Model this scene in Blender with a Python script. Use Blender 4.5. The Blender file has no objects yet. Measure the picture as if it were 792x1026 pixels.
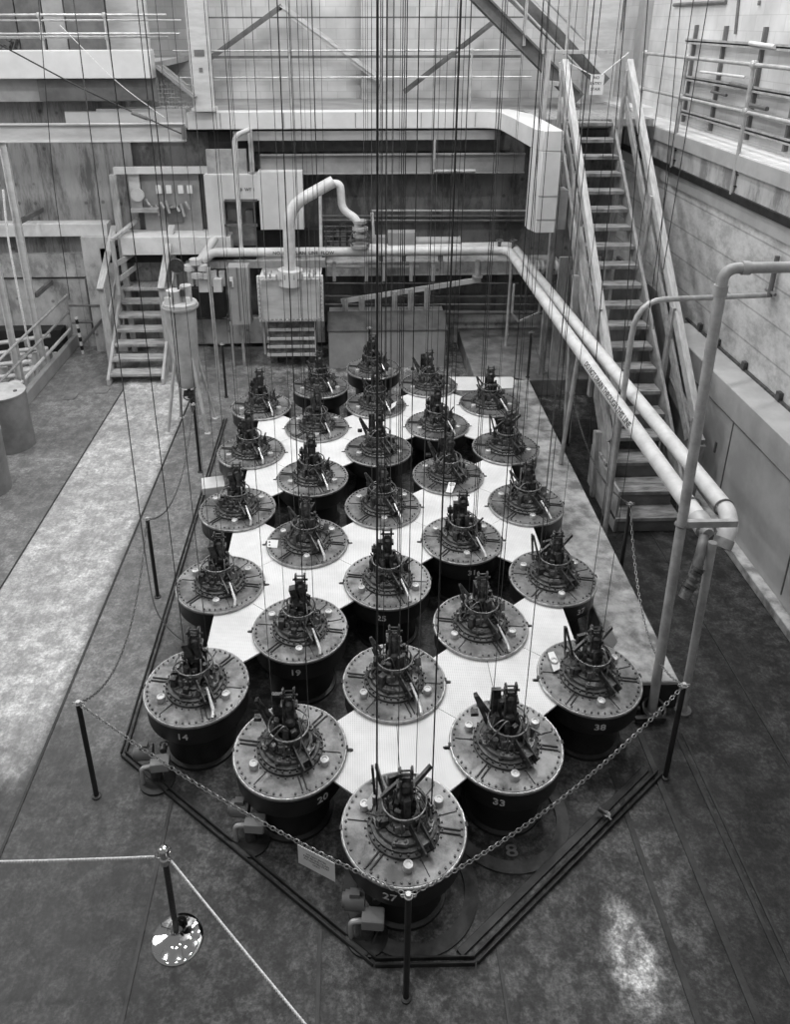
import bpy, math, random
from mathutils import Vector, Matrix
PI = math.pi
V = Vector
col = bpy.context.scene.collection

# ------------------------------------------------------------------ camera
CX, CY, F = 375.28, 364.84, 792.34
PIT, YAW, ROLL = 0.408458, 0.0271387, -0.0014358
CAM = V((-0.3102, -3.8688, 5.9214))
fw = V((math.sin(YAW)*math.cos(PIT), math.cos(YAW)*math.cos(PIT), -math.sin(PIT)))
rt = fw.cross(V((0, 0, 1))).normalized(); upv = rt.cross(fw)
rt, upv = rt*math.cos(ROLL)+upv*math.sin(ROLL), upv*math.cos(ROLL)-rt*math.sin(ROLL)
def at(x, y, z=None, X=None, Y=None):
    """surveying: the point of a known plane of the room seen along a pixel's ray"""
    v = rt*((x-CX)/F) + upv*(-(y-CY)/F) + fw
    if z is not None: t = (z-CAM.z)/v.z
    elif X is not None: t = (X-CAM.x)/v.x
    else: t = (Y-CAM.y)/v.y
    return CAM + v*t
cd = bpy.data.cameras.new('camera'); cam = bpy.data.objects.new('camera', cd); col.objects.link(cam)
M3 = Matrix((rt, upv, -fw)).transposed()
cam.matrix_world = Matrix.Translation(CAM) @ M3.to_4x4()
cd.sensor_fit = 'HORIZONTAL'; cd.sensor_width = 36; cd.lens = F/792*36
cd.shift_x = (396-CX)/792; cd.shift_y = (CY-513)/792; cd.clip_end = 200
bpy.context.scene.camera = cam
vs = bpy.context.scene.view_settings
vs.view_transform = 'Standard'; vs.look = 'None'; vs.gamma = 1; vs.use_curve_mapping = False
vs.exposure = -0.02

# ------------------------------------------------------------------ materials
def mat(name, base, rough=.6, metal=0, var=.25, scale=6, bump=.0, bscale=40, spec=.5, streak=None, contrast=(.38, .62)):
    m = bpy.data.materials.new(name); m.use_nodes = True
    N = m.node_tree.nodes; L = m.node_tree.links; b = N['Principled BSDF']
    tc = N.new('ShaderNodeTexCoord'); mp = N.new('ShaderNodeMapping'); L.new(tc.outputs['Object'], mp.inputs[0])
    if streak: mp.inputs['Scale'].default_value = streak
    oi = N.new('ShaderNodeObjectInfo'); rm_ = N.new('ShaderNodeMath'); rm_.operation = 'MULTIPLY'; rm_.inputs[1].default_value = 37
    L.new(oi.outputs['Random'], rm_.inputs[0]); L.new(rm_.outputs[0], mp.inputs['Location'])
    n = N.new('ShaderNodeTexNoise'); n.inputs['Scale'].default_value = scale; n.inputs['Detail'].default_value = 8; n.inputs['Roughness'].default_value = .65
    L.new(mp.outputs[0], n.inputs['Vector'])
    cr = N.new('ShaderNodeValToRGB'); L.new(n.outputs['Fac'], cr.inputs[0])
    lo = base*(1-var); hi = min(1, base*(1+var))
    cr.color_ramp.elements[0].position = contrast[0]; cr.color_ramp.elements[1].position = contrast[1]
    cr.color_ramp.elements[0].color = (lo, lo, lo, 1); cr.color_ramp.elements[1].color = (hi, hi, hi, 1)
    L.new(cr.outputs[0], b.inputs['Base Color'])
    b.inputs['Roughness'].default_value = rough; b.inputs['Metallic'].default_value = metal
    b.inputs['Specular IOR Level'].default_value = spec
    if bump:
        n2 = N.new('ShaderNodeTexNoise'); n2.inputs['Scale'].default_value = bscale; n2.inputs['Detail'].default_value = 4
        L.new(tc.outputs['Object'], n2.inputs['Vector'])
        bp = N.new('ShaderNodeBump'); bp.inputs['Strength'].default_value = bump; bp.inputs['Distance'].default_value = .01
        L.new(n2.outputs['Fac'], bp.inputs['Height']); L.new(bp.outputs[0], b.inputs['Normal'])
    return m

def floor_material():
    m = bpy.data.materials.new('floor_concrete'); m.use_nodes = True
    N = m.node_tree.nodes; L = m.node_tree.links; b = N['Principled BSDF']
    tc = N.new('ShaderNodeTexCoord'); sep = N.new('ShaderNodeSeparateXYZ'); L.new(tc.outputs['Object'], sep.inputs[0])
    def noise(s, d=8, r=.6):
        n = N.new('ShaderNodeTexNoise'); n.inputs['Scale'].default_value = s; n.inputs['Detail'].default_value = d; n.inputs['Roughness'].default_value = r
        L.new(tc.outputs['Object'], n.inputs['Vector']); return n.outputs['Fac']
    def math_(op, a, b2=None, c=None):
        n = N.new('ShaderNodeMath'); n.operation = op
        for i, v in enumerate((a, b2, c)):
            if v is None: continue
            if isinstance(v, (int, float)): n.inputs[i].default_value = v
            else: L.new(v, n.inputs[i])
        return n.outputs[0]
    def step(v, a, b2):
        n = N.new('ShaderNodeMapRange'); n.interpolation_type = 'SMOOTHSTEP'
        L.new(v, n.inputs[0]); n.inputs[1].default_value = a; n.inputs[2].default_value = b2; return n.outputs[0]
    def mix(f, a, b2):
        n = N.new('ShaderNodeMix'); n.data_type = 'FLOAT'
        for k, v in ((0, f), (2, a), (3, b2)):
            if isinstance(v, (int, float)): n.inputs[k].default_value = v
            else: L.new(v, n.inputs[k])
        return n.outputs[0]
    big = noise(.8, 10, .65); mid = noise(3.2, 10, .7); fine = noise(16, 8, .7)
    X = sep.outputs[0]; Y = sep.outputs[1]
    wob = math_('MULTIPLY_ADD', big, 1.6, -.8)
    wobm = math_('MULTIPLY_ADD', mid, .5, -.25)
    Yw = math_('ADD', Y, wob)
    # zones: dark stained bay at the front and right, pale bay on the left, mid grey beside the pit
    back = step(Yw, 3.2, 8.5)
    right = step(math_('ADD', X, wobm), 1.9, 2.3)
    base = mix(back, .05, .16)
    base = mix(right, base, mix(step(Yw, 7.2, 9.0), .026, .13))
    leftz = math_('SUBTRACT', 1.0, step(math_('ADD', X, wobm), -2.45, -1.9))
    front = step(Yw, -.2, 2.2)
    base = mix(math_('MULTIPLY', leftz, front), base, .15)
    base = mix(math_('MULTIPLY', leftz, math_('SUBTRACT', 1.0, front)), base, .056)
    strip = math_('MULTIPLY', math_('SUBTRACT', 1.0, step(math_('ADD', X, math_('MULTIPLY', wobm, .5)), -3.25, -3.08)), step(X, -4.42, -4.34))
    strip = math_('MULTIPLY', strip, step(math_('ADD', Yw, math_('MULTIPLY', wobm, 2.0)), .55, 1.5))
    base = mix(strip, base, .37)
    lft = math_('MULTIPLY', math_('SUBTRACT', 1.0, step(X, -4.42, -4.36)), front)
    base = mix(lft, base, .17)
    # paler oval patch at the front right
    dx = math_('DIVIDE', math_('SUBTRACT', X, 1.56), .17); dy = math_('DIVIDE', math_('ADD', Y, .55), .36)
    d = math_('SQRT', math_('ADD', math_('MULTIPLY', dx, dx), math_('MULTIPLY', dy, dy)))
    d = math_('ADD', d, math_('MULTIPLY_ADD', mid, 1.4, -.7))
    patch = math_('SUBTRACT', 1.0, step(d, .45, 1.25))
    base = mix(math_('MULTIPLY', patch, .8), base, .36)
    blot = noise(5.5, 12, .75); speck = noise(38, 5, .7)
    var = math_('MULTIPLY', math_('MULTIPLY_ADD', step(blot, .43, .58), 1.0, .5), math_('MULTIPLY_ADD', step(fine, .38, .62), .6, .7))
    var = math_('MULTIPLY', var, math_('MULTIPLY_ADD', step(big, .42, .58), .6, .7))
    var = math_('MULTIPLY', var, math_('MULTIPLY_ADD', step(speck, .4, .6), .7, .65))
    calm = math_('MULTIPLY', math_('SUBTRACT', 1.0, step(X, -2.6, -1.2)), .55)
    strk = N.new('ShaderNodeTexNoise'); mpp = N.new('ShaderNodeMapping'); mpp.inputs['Scale'].default_value = (5, 1.2, 1); L.new(tc.outputs['Object'], mpp.inputs[0]); L.new(mpp.outputs[0], strk.inputs['Vector'])
    strk.inputs['Scale'].default_value = 3; strk.inputs['Detail'].default_value = 10; strk.inputs['Roughness'].default_value = .7
    var2 = math_('MULTIPLY_ADD', step(strk.outputs['Fac'], .38, .62), .35, .86)
    var = mix(calm, var, var2)
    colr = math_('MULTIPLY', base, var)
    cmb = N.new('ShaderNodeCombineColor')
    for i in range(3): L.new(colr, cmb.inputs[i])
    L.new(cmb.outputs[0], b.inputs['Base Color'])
    L.new(math_('MULTIPLY_ADD', mid, .35, .36), b.inputs['Roughness'])
    b.inputs['Specular IOR Level'].default_value = .35
    bp = N.new('ShaderNodeBump'); bp.inputs['Strength'].default_value = .25; bp.inputs['Distance'].default_value = .01
    L.new(fine, bp.inputs['Height']); L.new(bp.outputs[0], b.inputs['Normal'])
    return m

def block_material(name, base, w, h, mortar, axis='xz', var=.1, rough=.7, msize=.012, squash=1):
    m = bpy.data.materials.new(name); m.use_nodes = True
    N = m.node_tree.nodes; L = m.node_tree.links; b = N['Principled BSDF']
    tc = N.new('ShaderNodeTexCoord'); sep = N.new('ShaderNodeSeparateXYZ'); L.new(tc.outputs['Object'], sep.inputs[0])
    cb = N.new('ShaderNodeCombineXYZ')
    L.new(sep.outputs[0 if axis[0] == 'x' else 1], cb.inputs[0]); L.new(sep.outputs[2], cb.inputs[1])
    br = N.new('ShaderNodeTexBrick'); L.new(cb.outputs[0], br.inputs['Vector'])
    br.inputs['Scale'].default_value = 1; br.inputs['Brick Width'].default_value = w; br.inputs['Row Height'].default_value = h
    br.inputs['Mortar Size'].default_value = msize; br.inputs['Mortar Smooth'].default_value = .4
    c = lambda v: (v, v, v, 1)
    br.inputs['Color1'].default_value = c(base*(1-var)); br.inputs['Color2'].default_value = c(base*(1+var)); br.inputs['Mortar'].default_value = c(mortar)
    n = N.new('ShaderNodeTexNoise'); n.inputs['Scale'].default_value = 1.6; n.inputs['Detail'].default_value = 9; L.new(tc.outputs['Object'], n.inputs['Vector'])
    mr = N.new('ShaderNodeMapRange'); L.new(n.outputs['Fac'], mr.inputs[0]); mr.inputs[1].default_value = .3; mr.inputs[2].default_value = .7; mr.inputs[3].default_value = .72; mr.inputs[4].default_value = 1.1
    mx = N.new('ShaderNodeMix'); mx.data_type = 'RGBA'; mx.blend_type = 'MULTIPLY'; mx.inputs[0].default_value = 1
    L.new(br.outputs['Color'], mx.inputs[6]); L.new(mr.outputs[0], mx.inputs[7]); L.new(mx.outputs[2], b.inputs['Base Color'])
    b.inputs['Roughness'].default_value = rough
    return m

def wall_material(name, base, stain, seam_h=None, seam_axis='x', streak=(1.2, 1.2, .35), bolt=False, seamv=None):
    """board-formed concrete with stains, horizontal pour seams and tie holes"""
    m = bpy.data.materials.new(name); m.use_nodes = True
    N = m.node_tree.nodes; L = m.node_tree.links; b = N['Principled BSDF']
    tc = N.new('ShaderNodeTexCoord'); mp = N.new('ShaderNodeMapping'); mp.inputs['Scale'].default_value = streak
    L.new(tc.outputs['Object'], mp.inputs[0])
    n = N.new('ShaderNodeTexNoise'); n.inputs['Scale'].default_value = 2.6; n.inputs['Detail'].default_value = 14; n.inputs['Roughness'].default_value = .74
    L.new(mp.outputs[0], n.inputs['Vector'])
    cr = N.new('ShaderNodeValToRGB'); L.new(n.outputs['Fac'], cr.inputs[0])
    e = cr.color_ramp.elements; e[0].position = .41; e[1].position = .52
    e[0].color = (stain, stain, stain, 1); e[1].color = (base, base, base, 1)
    x = e.new(.64); x.color = (min(1, base*1.2),)*3+(1,)
    out = cr.outputs[0]
    sep = N.new('ShaderNodeSeparateXYZ'); L.new(tc.outputs['Object'], sep.inputs[0])
    def darkline(src, period, width, k):
        nonlocal out
        mo = N.new('ShaderNodeMath'); mo.operation = 'PINGPONG'; L.new(src, mo.inputs[0]); mo.inputs[1].default_value = period/2
        mr = N.new('ShaderNodeMapRange'); L.new(mo.outputs[0], mr.inputs[0]); mr.inputs[1].default_value = width*.3; mr.inputs[2].default_value = width; mr.inputs[3].default_value = k; mr.inputs[4].default_value = 1
        mx = N.new('ShaderNodeMix'); mx.data_type = 'RGBA'; mx.blend_type = 'MULTIPLY'; mx.inputs[0].default_value = 1
        L.new(out, mx.inputs[6]); L.new(mr.outputs[0], mx.inputs[7]); out = mx.outputs[2]
    if seam_h: darkline(sep.outputs[2], seam_h, .016, .62)
    if seamv: darkline(sep.outputs[0 if seam_axis == 'x' else 1], seamv, .014, .7)
    if bolt:
        vo = N.new('ShaderNodeTexVoronoi'); vo.inputs['Scale'].default_value = 3.2; vo.inputs['Randomness'].default_value = .35
        cb = N.new('ShaderNodeCombineXYZ'); L.new(sep.outputs[0 if seam_axis == 'x' else 1], cb.inputs[0]); L.new(sep.outputs[2], cb.inputs[1])
        L.new(cb.outputs[0], vo.inputs['Vector'])
        mr = N.new('ShaderNodeMapRange'); L.new(vo.outputs['Distance'], mr.inputs[0]); mr.inputs[1].default_value = .07; mr.inputs[2].default_value = .14; mr.inputs[3].default_value = .5; mr.inputs[4].default_value = 1
        mx = N.new('ShaderNodeMix'); mx.data_type = 'RGBA'; mx.blend_type = 'MULTIPLY'; mx.inputs[0].default_value = 1
        L.new(out, mx.inputs[6]); L.new(mr.outputs[0], mx.inputs[7]); out = mx.outputs[2]
    L.new(out, b.inputs['Base Color']); b.inputs['Roughness'].default_value = .8
    bp = N.new('ShaderNodeBump'); bp.inputs['Strength'].default_value = .3; bp.inputs['Distance'].default_value = .02
    L.new(n.outputs['Fac'], bp.inputs['Height']); L.new(bp.outputs[0], b.inputs['Normal'])
    return m

def grid_material():
    m = mat('perforated_sheet', .68, .5, .0, .08, 3)
    N = m.node_tree.nodes; L = m.node_tree.links; b = N['Principled BSDF']
    tc = N.new('ShaderNodeTexCoord'); vo = N.new('ShaderNodeTexVoronoi'); vo.inputs['Scale'].default_value = 55; vo.inputs['Randomness'].default_value = 0
    L.new(tc.outputs['Object'], vo.inputs['Vector'])
    mr = N.new('ShaderNodeMapRange'); L.new(vo.outputs['Distance'], mr.inputs[0]); mr.inputs[1].default_value = .18; mr.inputs[2].default_value = .3; mr.inputs[3].default_value = .62; mr.inputs[4].default_value = 1
    old = b.inputs['Base Color'].links[0].from_socket
    mx = N.new('ShaderNodeMix'); mx.data_type = 'RGBA'; mx.blend_type = 'MULTIPLY'; mx.inputs[0].default_value = 1
    L.new(old, mx.inputs[6]); L.new(mr.outputs[0], mx.inputs[7]); L.new(mx.outputs[2], b.inputs['Base Color'])
    return m

M = dict(
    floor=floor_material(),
    lid=mat('lid_steel', .155, .40, .45, .5, 5, .15, 60),
    lid_pale=mat('lid_steel_worn', .21, .36, .45, .55, 4, .15, 60),
    band=mat('drum_paint', .016, .42, 0, .3, 6, .05, 40, .45),
    rim=mat('rim_edge', .34, .3, .5, .3, 20),
    head=mat('mechanism_iron', .06, .42, .35, .75, 16, .1, 60),
    head2=mat('mechanism_steel', .17, .38, .5, .5, 20),
    flange=mat('flange_iron', .065, .42, .3, .45, 18, .1, 60),
    seam=mat('seam_black', .02, .6),
    cap=mat('cap_zinc', .5, .4, .3, .2, 20),
    bright=mat('bright_steel', .62, .3, .5, .2, 12),
    plate=grid_material(),
    paper=mat('paper', .72, .7, 0, .05, 8),
    ink=mat('ink', .05, .8), number=mat('stencil_paint', .55, .6, 0, .25, 60),
    cable=mat('cable_black', .02, .55, 0, .2, 10), cable_g=mat('cable_grey', .10, .5, .3, .2, 10),
    black=mat('black_paint', .018, .45, 0, .3, 10), blackrail=mat('black_rim_steel', .02, .5, .1, .5, 8),
    chainm=mat('chain_zinc', .26, .4, .6, .2, 30), rope=mat('rope_white', .72, .8, 0, .25, 60),
    chrome=mat('chrome', .9, .06, 1, .02, 5), tube_d=mat('stanchion_tube', .12, .25, .8, .1, 10),
    slab=mat('slab_concrete', .30, .7, 0, .5, 4.5, .25, 20, .4, None, (.38, .62)),
    step=mat('step_concrete', .17, .8, 0, .35, 3, .2, 20),
    wall_d=wall_material('wall_dark_concrete', .15, .07, None, 'x', (1, 1, .4), True, 1.25),
    wall_l=wall_material('wall_formed_concrete', .30, .13, None, 'x', (1.3, 1.3, .25), True, 1.2),
    wall_lo=wall_material('wall_lower_concrete', .42, .24, None, 'x', (1, 1, .6), True, 1.4),
    wall_r=wall_material('wall_right_concrete', .52, .36, .43, 'y', (1, .8, 1.3), False),
    parapet=wall_material('parapet_concrete', .40, .2, None, 'y', (1, 1, .4), False),
    bench=mat('bench_paint', .36, .65, 0, .12, 2, .05, 30), benchd=mat('bench_panel', .25, .6, 0, .15, 2, .05, 30),
    white=mat('white_paint', .60, .5, 0, .07, 2), whitel=mat('ledge_paint', .62, .6, 0, .12, 3),
    greyp=mat('grey_paint', .30, .55, 0, .12, 3), greyd=mat('dark_grey_paint', .13, .5, 0, .2, 4),
    beam=mat('beam_paint', .50, .5, 0, .12, 2, 0, 40, .5, (1, 1, 4)),
    beamd=mat('beam_grey', .24, .5, 0, .2, 2),
    brick=block_material('brick_wall', .50, .40, .2, .40, 'xz', .07, .7, .007),
    block=block_material('block_wall', .58, .40, .2, .48, 'yz', .05, .7, .006),
    wood=mat('painted_timber', .28, .7, 0, .3, 5, .15, 30, .3, (6, 1, 1)),
    tread=mat('worn_tread_timber', .22, .7, 0, .55, 4, .2, 30, .3, (1, 5, 1), (.35, .65)),
    tread_pale=mat('pale_tread_timber', .34, .7, 0, .4, 4, .2, 30, .3, (1, 5, 1), (.35, .65)),
    wood_pale=mat('pale_timber', .40, .7, 0, .2, 5, .1, 30, .3, (6, 1, 1)),
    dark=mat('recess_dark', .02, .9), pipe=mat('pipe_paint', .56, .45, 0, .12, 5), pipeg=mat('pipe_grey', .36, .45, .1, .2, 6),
    galv=mat('galvanised', .45, .4, .4, .15, 8), steel=mat('stair_channel', .12, .5, .1, .25, 4),
    tank=mat('tank_paint', .46, .5, 0, .2, 3, .05, 20), drum_g=mat('barrel_paint', .20, .5, 0, .2, 3),
    drum_t=mat('barrel_lid', .42, .5, 0, .2, 4), louver=mat('finned_steel', .15, .5, .3, .5, 9),
    bin_lid=mat('bin_lid', .07, .6, 0, .35, 3), bench_dark=mat('deep_pit', .05, .7, 0, .6, 4),
)
def mk_emit(name, s):
    m = bpy.data.materials.new(name); m.use_nodes = True; b = m.node_tree.nodes['Principled BSDF']
    b.inputs['Emission Color'].default_value = (1, 1, 1, 1); b.inputs['Emission Strength'].default_value = s
    return m

# ------------------------------------------------------------------ mesh builder
def frame(d, up=V((0, 0, 1))):
    d = d.normalized()
    if abs(d.dot(up)) > .999: up = V((0, 1, 0))
    a = d.cross(up).normalized(); b = a.cross(d).normalized()
    return a, b
class MB:
    def __init__(s): s.v = []; s.f = []
    def add(s, vs_, fs):
        o = len(s.v); s.v += [tuple(p) for p in vs_]; s.f += [tuple(i+o for i in f) for f in fs]; return s
    def box(s, c, d, rz=0, rx=0, ry=0):
        c = V(c); R = (Matrix.Rotation(rz, 3, 'Z') @ Matrix.Rotation(ry, 3, 'Y') @ Matrix.Rotation(rx, 3, 'X'))
        vs_ = [c + R @ V((x*d[0]/2, y*d[1]/2, z*d[2]/2)) for x in (-1, 1) for y in (-1, 1) for z in (-1, 1)]
        return s.add(vs_, [(0, 1, 3, 2), (4, 6, 7, 5), (0, 4, 5, 1), (2, 3, 7, 6), (0, 2, 6, 4), (1, 5, 7, 3)])
    def b2(s, a, b):
        a = V(a); b = V(b); return s.box((a+b)/2, [abs(b[i]-a[i]) for i in range(3)])
    def beam(s, p, q, w, h, up=V((0, 0, 1))):
        p = V(p); q = V(q); a, b = frame(q-p, V(up))
        vs_ = [e + a*(x*w/2) + b*(y*h/2) for e in (p, q) for x, y in ((-1, -1), (1, -1), (1, 1), (-1, 1))]
        return s.add(vs_, [(3, 2, 1, 0), (4, 5, 6, 7), (0, 1, 5, 4), (1, 2, 6, 5), (2, 3, 7, 6), (3, 0, 4, 7)])
    def cyl(s, p, q, r, r2=None, n=14, cap=True):
        p = V(p); q = V(q); r2 = r if r2 is None else r2; a, b = frame(q-p)
        vs_ = [e + (a*math.cos(2*PI*i/n) + b*math.sin(2*PI*i/n))*rr for e, rr in ((p, r), (q, r2)) for i in range(n)]
        fs = [(i, (i+1) % n, n+(i+1) % n, n+i) for i in range(n)]
        if cap: fs += [tuple(range(n-1, -1, -1)), tuple(range(n, 2*n))]
        return s.add(vs_, fs)
    def tube(s, path, r, n=8, cap=True, closed=False):
        P = [V(p) for p in path]; m = len(P); vs_ = []; a = None
        for i, p in enumerate(P):
            if closed: t = (P[(i+1) % m]-P[i-1])
            else: t = (P[min(i+1, m-1)]-P[max(i-1, 0)])
            t.normalize()
            if a is None: a, b = frame(t)
            else:
                a = (a - t*a.dot(t)); a.normalize(); b = a.cross(t).normalized()
            for k in range(n):
                th = 2*PI*k/n; vs_.append(p + (a*math.cos(th)+b*math.sin(th))*r)
        fs = [(i*n+k, i*n+(k+1) % n, (i+1)*n+(k+1) % n, (i+1)*n+k) for i in range(m-1) for k in range(n)]
        if closed: fs += [((m-1)*n+k, (m-1)*n+(k+1) % n, (k+1) % n, k) for k in range(n)]
        elif cap: fs += [tuple(range(n-1, -1, -1)), tuple(range((m-1)*n, m*n))]
        return s.add(vs_, fs)
    def lathe(s, prof, c=(0, 0, 0), n=32, cap=True):
        c = V(c); m = len(prof); vs_ = [c+V((r*math.cos(2*PI*i/n), r*math.sin(2*PI*i/n), z)) for r, z in prof for i in range(n)]
        fs = [(j*n+i, j*n+(i+1) % n, (j+1)*n+(i+1) % n, (j+1)*n+i) for j in range(m-1) for i in range(n)]
        if cap: fs += [tuple(range(n-1, -1, -1)), tuple(range((m-1)*n, m*n))]
        return s.add(vs_, fs)
    def torus(s, c, R_, r, rot=None, n=28, m=8):
        rot = rot or Matrix.Identity(3); c = V(c)
        return s.tube([c + rot @ V((R_*math.cos(2*PI*i/n), R_*math.sin(2*PI*i/n), 0)) for i in range(n)], r, m, closed=True)
    def dome(s, c, r, h=None, n=8):
        h = h or r; return s.lathe([(r, 0), (r*.85, h*.55), (r*.45, h*.9), (.001, h)], c, n)
    def prism(s, poly, z0, z1):
        n = len(poly); return s.add([V((p[0], p[1], z)) for z in (z0, z1) for p in poly],
            [tuple(range(n-1, -1, -1)), tuple(range(n, 2*n))] + [(i, (i+1) % n, n+(i+1) % n, n+i) for i in range(n)])
    def quadplate(s, pts, t):
        """polygon in space given thickness t along its normal"""
        P = [V(p) for p in pts]; nn = (P[1]-P[0]).cross(P[2]-P[0]).normalized(); n = len(P)
        return s.add(P+[p+nn*t for p in P], [tuple(range(n-1, -1, -1)), tuple(range(n, 2*n))] + [(i, (i+1) % n, n+(i+1) % n, n+i) for i in range(n)])
    def build(s, name, m, parent=None, loc=(0, 0, 0), rz=0, smooth=35, bevel=0):
        me = bpy.data.meshes.new(name); me.from_pydata(s.v, [], s.f); me.update()
        import bmesh
        bm = bmesh.new(); bm.from_mesh(me); bmesh.ops.recalc_face_normals(bm, faces=bm.faces); bm.to_mesh(me); bm.free()
        if smooth:
            me.polygons.foreach_set('use_smooth', [True]*len(me.polygons)); me.set_sharp_from_angle(angle=math.radians(smooth))
        me.materials.append(M[m] if isinstance(m, str) else m)
        o = bpy.data.objects.new(name, me); col.objects.link(o)
        o.location = loc; o.rotation_euler = (0, 0, rz)
        if parent: o.parent = parent
        if bevel:
            bv = o.modifiers.new('bevel', 'BEVEL'); bv.width = bevel; bv.segments = 1; bv.limit_method = 'ANGLE'
        return o
def tag(o, label, cat=None, group=None, kind=None):
    if label: o['label'] = label
    if cat: o['category'] = cat
    if group: o['group'] = group
    if kind: o['kind'] = kind
    return o
def thing(name, label, cat, loc=(0, 0, 0), rz=0, group=None):
    o = bpy.data.objects.new(name, None); col.objects.link(o); o.location = loc; o.rotation_euler = (0, 0, rz); o.empty_display_size = .1
    return tag(o, label, cat, group)
def kids(o): return list(o.children)
def dup(o, parent=None):
    c = o.copy(); col.objects.link(c)
    if parent: c.parent = parent
    for ch in kids(o): dup(ch, c)
    return c
def struct(name, mb, m, **k): return tag(mb.build(name, m, **k), None, kind='structure')
def origin(o):
    """shift a world-built thing's empty to its base: children keep their place"""
    return o
def text_mesh(txt, size, depth=.002):
    cu = bpy.data.curves.new('t', 'FONT'); cu.body = txt; cu.size = size; cu.align_x = 'CENTER'; cu.align_y = 'CENTER'; cu.extrude = depth; cu.resolution_u = 3
    cu.offset = size*.012
    o = bpy.data.objects.new('t', cu); col.objects.link(o)
    dg = bpy.context.evaluated_depsgraph_get(); dg.update()
    me = bpy.data.meshes.new_from_object(o.evaluated_get(dg)); bpy.data.objects.remove(o)
    return [v.co.copy() for v in me.vertices], [tuple(p.vertices) for p in me.polygons]
def bend_path(pts, r=.15, n=6):
    """round the corners of a polyline"""
    P = [V(p) for p in pts]; out = [P[0]]
    for i in range(1, len(P)-1):
        a = P[i-1]-P[i]; b = P[i+1]-P[i]; k = min(r, a.length*.48, b.length*.48); a.normalize(); b.normalize()
        p0 = P[i]+a*k; p1 = P[i]+b*k
        for j in range(n+1):
            t = j/n; out.append(p0*(1-t)**2 + P[i]*2*t*(1-t) + p1*t*t)
    out.append(P[-1]); return out
def chain_mb(p, q, sag, link=.045, w=.013, r=.0032, n=None):
    p = V(p); q = V(q); L_ = (q-p).length*1.02; n = int(L_/(link*.74)); mb = MB()
    for i in range(n):
        t = (i+.5)/n; c = p.lerp(q, t) - V((0, 0, sag*4*t*(1-t)))
        t2 = t+.5/n; c2 = p.lerp(q, t2) - V((0, 0, sag*4*t2*(1-t2))); d = (c2-c).normalized(); a, b = frame(d)
        s = a if i % 2 else b
        pts = []
        for k in range(10):
            th = 2*PI*k/10; pts.append(c + d*(link/2*math.cos(th)) + s*(w*math.sin(th)))
        mb.tube(pts, r, 4, closed=True)
    return mb
random.seed(4)

# ================================================================== THE DRUMS
S, C_ = 1.359, .8576           # pitch along a column, distance between columns
LZ = .65                       # top of the lids
def drum_pos(c, n): return V((c*C_, n*S, 0))
DR = {27: (0, 0), 26: (0, 1), 25: (0, 2), 24: (0, 3), 23: (0, 4), 22: (0, 5), 21: (0, 6),
      20: (-1, .5), 19: (-1, 1.5), 18: (-1, 2.5), 17: (-1, 3.5), 16: (-1, 4.5), 15: (-1, 5.5),
      33: (1, .5), 32: (1, 1.5), 31: (1, 2.5), 30: (1, 3.5), 29: (1, 4.5), 28: (1, 5.5),
      14: (-2, 1), 13: (-2, 2), 12: (-2, 3), 11: (-2, 4), 10: (-2, 5),
      38: (2, 1), 37: (2, 2), 36: (2, 3), 35: (2, 4), 34: (2, 5)}
def pol(r, deg, z=0): return V((r*math.cos(math.radians(deg)), r*math.sin(math.radians(deg)), z))
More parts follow.
